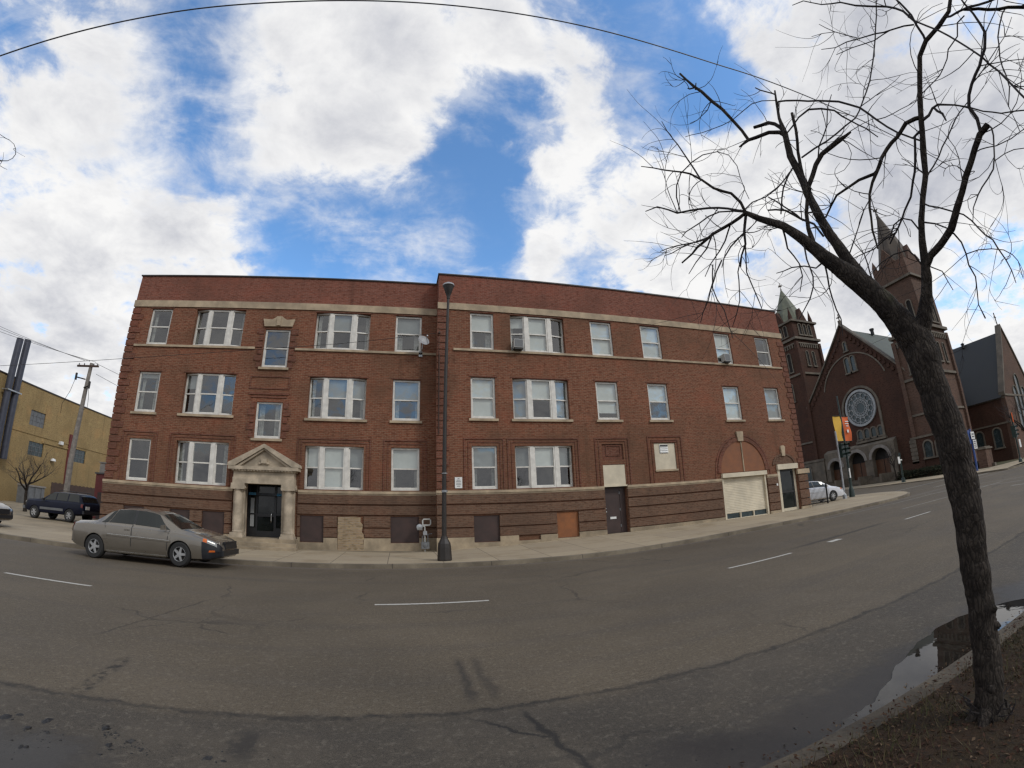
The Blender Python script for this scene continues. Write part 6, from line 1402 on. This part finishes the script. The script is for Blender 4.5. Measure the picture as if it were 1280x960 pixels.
for bi, s in enumerate(TREE.split('|')):
    P = [tuple(float(q) for q in t_.split(',')) for t_ in s.split(';')]
    pts = [Vector((a/100, b/100, c/100)) for a, b, c, d in P]; rad = [max(.0022, d/10000*(.90 if bi < 2 else 1.0)) for *_, d in P]
    branches.append((pts, rad))
    if max(rad) > .012:
        # denser rings for the thick wood so that the bark swells and knots show
        if bi < 4:
            q, rr = [], []
            for i in range(len(pts)-1):
                for k in range(4):
                    f = k/4; q.append(pts[i].lerp(pts[i+1], f)); rr.append(rad[i]+(rad[i+1]-rad[i])*f)
            pts, rad = q + [pts[-1]], rr + [rad[-1]]
            if bi == 0: rad = [r_2*(1 + .22*exp(-((p_.z-.12)/.06)**2)) for p_, r_2 in zip(pts, rad)]
        mt.tube(pts, rad, n=16 if bi == 0 else 10, wob=.12 if bi < 4 else .12, seed=bi)
    else: mc.tube(pts, rad, n=5)
# root flare and the suckers at the foot
for k in range(26):
    a = rnd.uniform(0, 2*pi); p = Vector((3.0+.105*cos(a), 1.28+.105*sin(a), rnd.uniform(.13,.22))); L = rnd.uniform(.03,.14)
    mc.tube(limb_curve(rnd, p, (cos(a), sin(a), rnd.uniform(.3,1.4)), L, 4, .12, .05), [.006, .005, .004, .003, .002], n=5)
for a, L in ((2.6, .10), (3.3, .13), (.2, .12), (5.6, .09)):
    p = Vector((3.0+.07*cos(a), 1.28+.07*sin(a), .19)); mt.tube([p, p + Vector((cos(a)*L*.5, sin(a)*L*.5, -.045)), p + Vector((cos(a)*L*1.1, sin(a)*L*1.1, -.085))], [.05, .034, .012], n=9, wob=.2, seed=int(a*9))
for k in range(16):   # stubs and bark knots along the trunk
    pts, rad = branches[0]; i = rnd.randint(2, len(pts)-4); d = Vector((rnd.gauss(0,1), rnd.gauss(0,1), rnd.gauss(.3,.5))).normalized(); L = rad[i]*rnd.uniform(1.05,1.35)
    mt.tube([pts[i], pts[i] + d*L*.85, pts[i] + d*L], [rad[i]*.5, rad[i]*.3, .004], n=7, wob=.3, seed=k+40)
def arc_curve(p, d, L, n):
    """a smooth bow: the direction keeps turning about one axis, with a little unsteadiness"""
    pts = [Vector(p)]; d = Vector(d).normalized(); ax = Vector((rnd.gauss(0,1), rnd.gauss(0,1), rnd.gauss(0,1))).normalized(); rot = Matrix.Rotation(rnd.gauss(0, .22), 3, ax)
    for i in range(n):
        d = (rot @ d + Vector((rnd.gauss(0,.07), rnd.gauss(0,.07), rnd.gauss(0,.07)))).normalized(); pts.append(pts[-1] + d*L/n)
    return pts
def twig(p, d, L, r, lev):
    n = 8; pts = arc_curve(p, d, L, n); mc.tube(pts, [r*(1-.62*i/n) for i in range(n+1)], n=4, cap=False)
    if lev > 0:
        for q in range(rnd.randint(1, 3)):
            i = rnd.randint(2, n-1); dd = (pts[i]-pts[i-1]).normalized(); sd = Vector((rnd.gauss(0,1), rnd.gauss(0,1), rnd.gauss(0,1))).normalized(); twig(pts[i], dd*.9 + sd*.7, L*rnd.uniform(.4,.75), r*.7, lev-1)
for bi, (pts, rad) in enumerate(branches):
    L = sum((pts[i+1]-pts[i]).length for i in range(len(pts)-1))
    for k in range(int(L*(3.6 if bi < 4 else 5.4)) + (0 if bi == 0 else 1)):
        i = rnd.randint(len(pts)//3 if bi else len(pts)*2//3, len(pts)-2)
        if rad[i] > .045: continue
        dd = (pts[i+1]-pts[i]).normalized(); sd = Vector((rnd.gauss(0,1), rnd.gauss(0,1), rnd.gauss(.1,1))).normalized(); sd = (sd - dd*sd.dot(dd)*.6)
        twig(pts[i], dd*.55 + sd, rnd.uniform(.16,.62), min(.0040, max(.0021, rad[i]*.5)), 1 if rnd.random() < .55 else 0)
mt.build('trunk', M['bark'], bt, smooth=True); mc.build('crown', M['twig'], bt)
# a neighbouring tree, only some twig ends of which reach into view at the left
lt = thing('street_tree', 'bare tree reaching into view only with thin twig ends beside the bright cloud', 'tree', (-4.2, .9, .12))
mt, mc = MB(), MB(); rnd = random.Random(9)
mt.tube([(-4.2,.9,-.05), (-4.15,.95,1.2), (-4.25,1.1,2.4), (-4.0,1.4,3.4)], [.13,.10,.085,.05], n=10, wob=.2); 
for a, b, L in (((-4.0,1.4,3.4), (.50,.72,.42), 1.45), ((-4.0,1.4,3.4), (.36,.80,.16), 1.25), ((-4.0,1.4,3.4), (-.6,.2,.7), 1.6), ((-4.2,1.1,2.6), (-.7,-.4,.6), 1.5), ((-4.0,1.4,3.4), (.1,-.7,.7), 1.5)):
    pts = limb_curve(rnd, a, b, L, 8, .08, .0); mt.tube(pts, [.03-.003*i for i in range(9)], n=7)
    for k in range(9):
        i = rnd.randint(3, 8); twig(pts[i], (pts[i]-pts[i-1]).normalized()*.7 + Vector((rnd.gauss(0,.6), rnd.gauss(0,.6), rnd.gauss(0,.6))), rnd.uniform(.3,.6), .004, 1)
mt.build('trunk', M['bark'], lt, smooth=True); mc.build('crown', M['twig'], lt)

# ------------------------------------------------------------------ ground cover near the camera
rnd = random.Random(17)
m = MB()
for _ in range(15000):
    x, y = rnd.uniform(.2, 11), 1.76 - abs(rnd.gauss(0, .9)); 
    if mnoise.noise(Vector((x*1.4, y*1.4, 3))) < -.12 and rnd.random() < .8: continue
    z = nearz(x, y); a = rnd.uniform(0, 2*pi); h = rnd.uniform(.02, .075); w_ = rnd.uniform(.002, .0045); l = rnd.uniform(.2, 1.4)*h; b = a + rnd.uniform(1.2, 1.9)
    p = Vector((x, y, z-.004)); u = Vector((cos(b), sin(b), 0))*w_; tip = p + Vector((cos(a)*l, sin(a)*l, h))
    m.add([p-u, p+u, tip], [(0,1,2)])
kind(m.build('grass', M['blade'], None, recalc=False), 'stuff')
m = MB()
for _ in range(9500):
    x, y = rnd.uniform(.2, 10), 1.83 - abs(rnd.gauss(0, 1.0))
    if rnd.random() < .05: y = rnd.uniform(1.78, 2.15)
    z = (nearz(x, min(y, 1.76)) if y < 1.76 else (hx(x)+.135 if y < 1.94 else roadz(x, y)+.004)) + rnd.uniform(.002, .018)
    a = Vector((rnd.gauss(0,1), rnd.gauss(0,1), rnd.gauss(0,.35))).normalized(); b = a.cross(Vector((rnd.gauss(0,.3), rnd.gauss(0,.3), 1))).normalized(); s = rnd.uniform(.006, .021)
    p = Vector((x, y, z)); k = Vector((0,0,rnd.uniform(0,.008)))
    m.add([p-a*s, p-a*s*.2+b*s*.45+k, p+a*s, p-a*s*.2-b*s*.45+k], [(0,1,2,3)])
kind(m.build('leaf_litter', M['litter'], None, recalc=False), 'stuff')
m = MB()
def clod(p, s):
    n = 9; k1, k2 = rnd.uniform(.45, 1.0), rnd.uniform(0, pi); V = [p + Vector((0,0,s*.35))]
    for rr, hh in ((.55,.28), (1.,.0)):
        for i in range(n):
            q = 1 + rnd.uniform(-.45,.35); u = cos(2*pi*i/n)*s*rr*q; v_ = sin(2*pi*i/n)*s*rr*q*k1
            V.append(p + Vector((u*cos(k2) - v_*sin(k2), u*sin(k2) + v_*cos(k2), s*hh*q*.7 - (.004 if rr == 1. else 0))))
    F = [(0, 1+i, 1+(i+1) % n) for i in range(n)] + [(1+i, 1+n+i, 1+n+(i+1) % n, 1+(i+1) % n) for i in range(n)]; m.add(V, F)
for _ in range(900):
    c = rnd.choice(((-2.55,2.85,.28,.12), (-2.2,2.80,.3,.12), (-2.75,3.0,.2,.08), (-1.75,3.0,.16,.06), (-2.05,3.12,.12,.04), (-1.4,2.95,.4,.10), (1.6,2.35,.5,.08)))
    x, y = rnd.gauss(c[0], c[2]), rnd.gauss(c[1], c[3])
    if y < 2.1 or mnoise.noise(Vector((x*3.5, y*5, 8))) < -.02: continue
    clod(Vector((x, y, roadz(x, y))), min(.05, .0022*exp(abs(rnd.gauss(0, 1.15)))))
for _ in range(260):
    x, y = rnd.uniform(-6, 9), rnd.uniform(2.1, 4.0); clod(Vector((x, y, roadz(x, y))), rnd.uniform(.002, .005))
kind(m.build('dirt', M['clod'], None), 'stuff')
m = MB(); 
p = Vector((-1.28, 2.72, roadz(-1.28, 2.72)+.006)); m.box(p.x-.03, p.x+.03, p.y-.008, p.y+.008, p.z-.004, p.z+.004)
tag(m.build('paper_scrap', M['sign'], None), 'tiny white paper scrap lying on the dark near lane', 'litter')
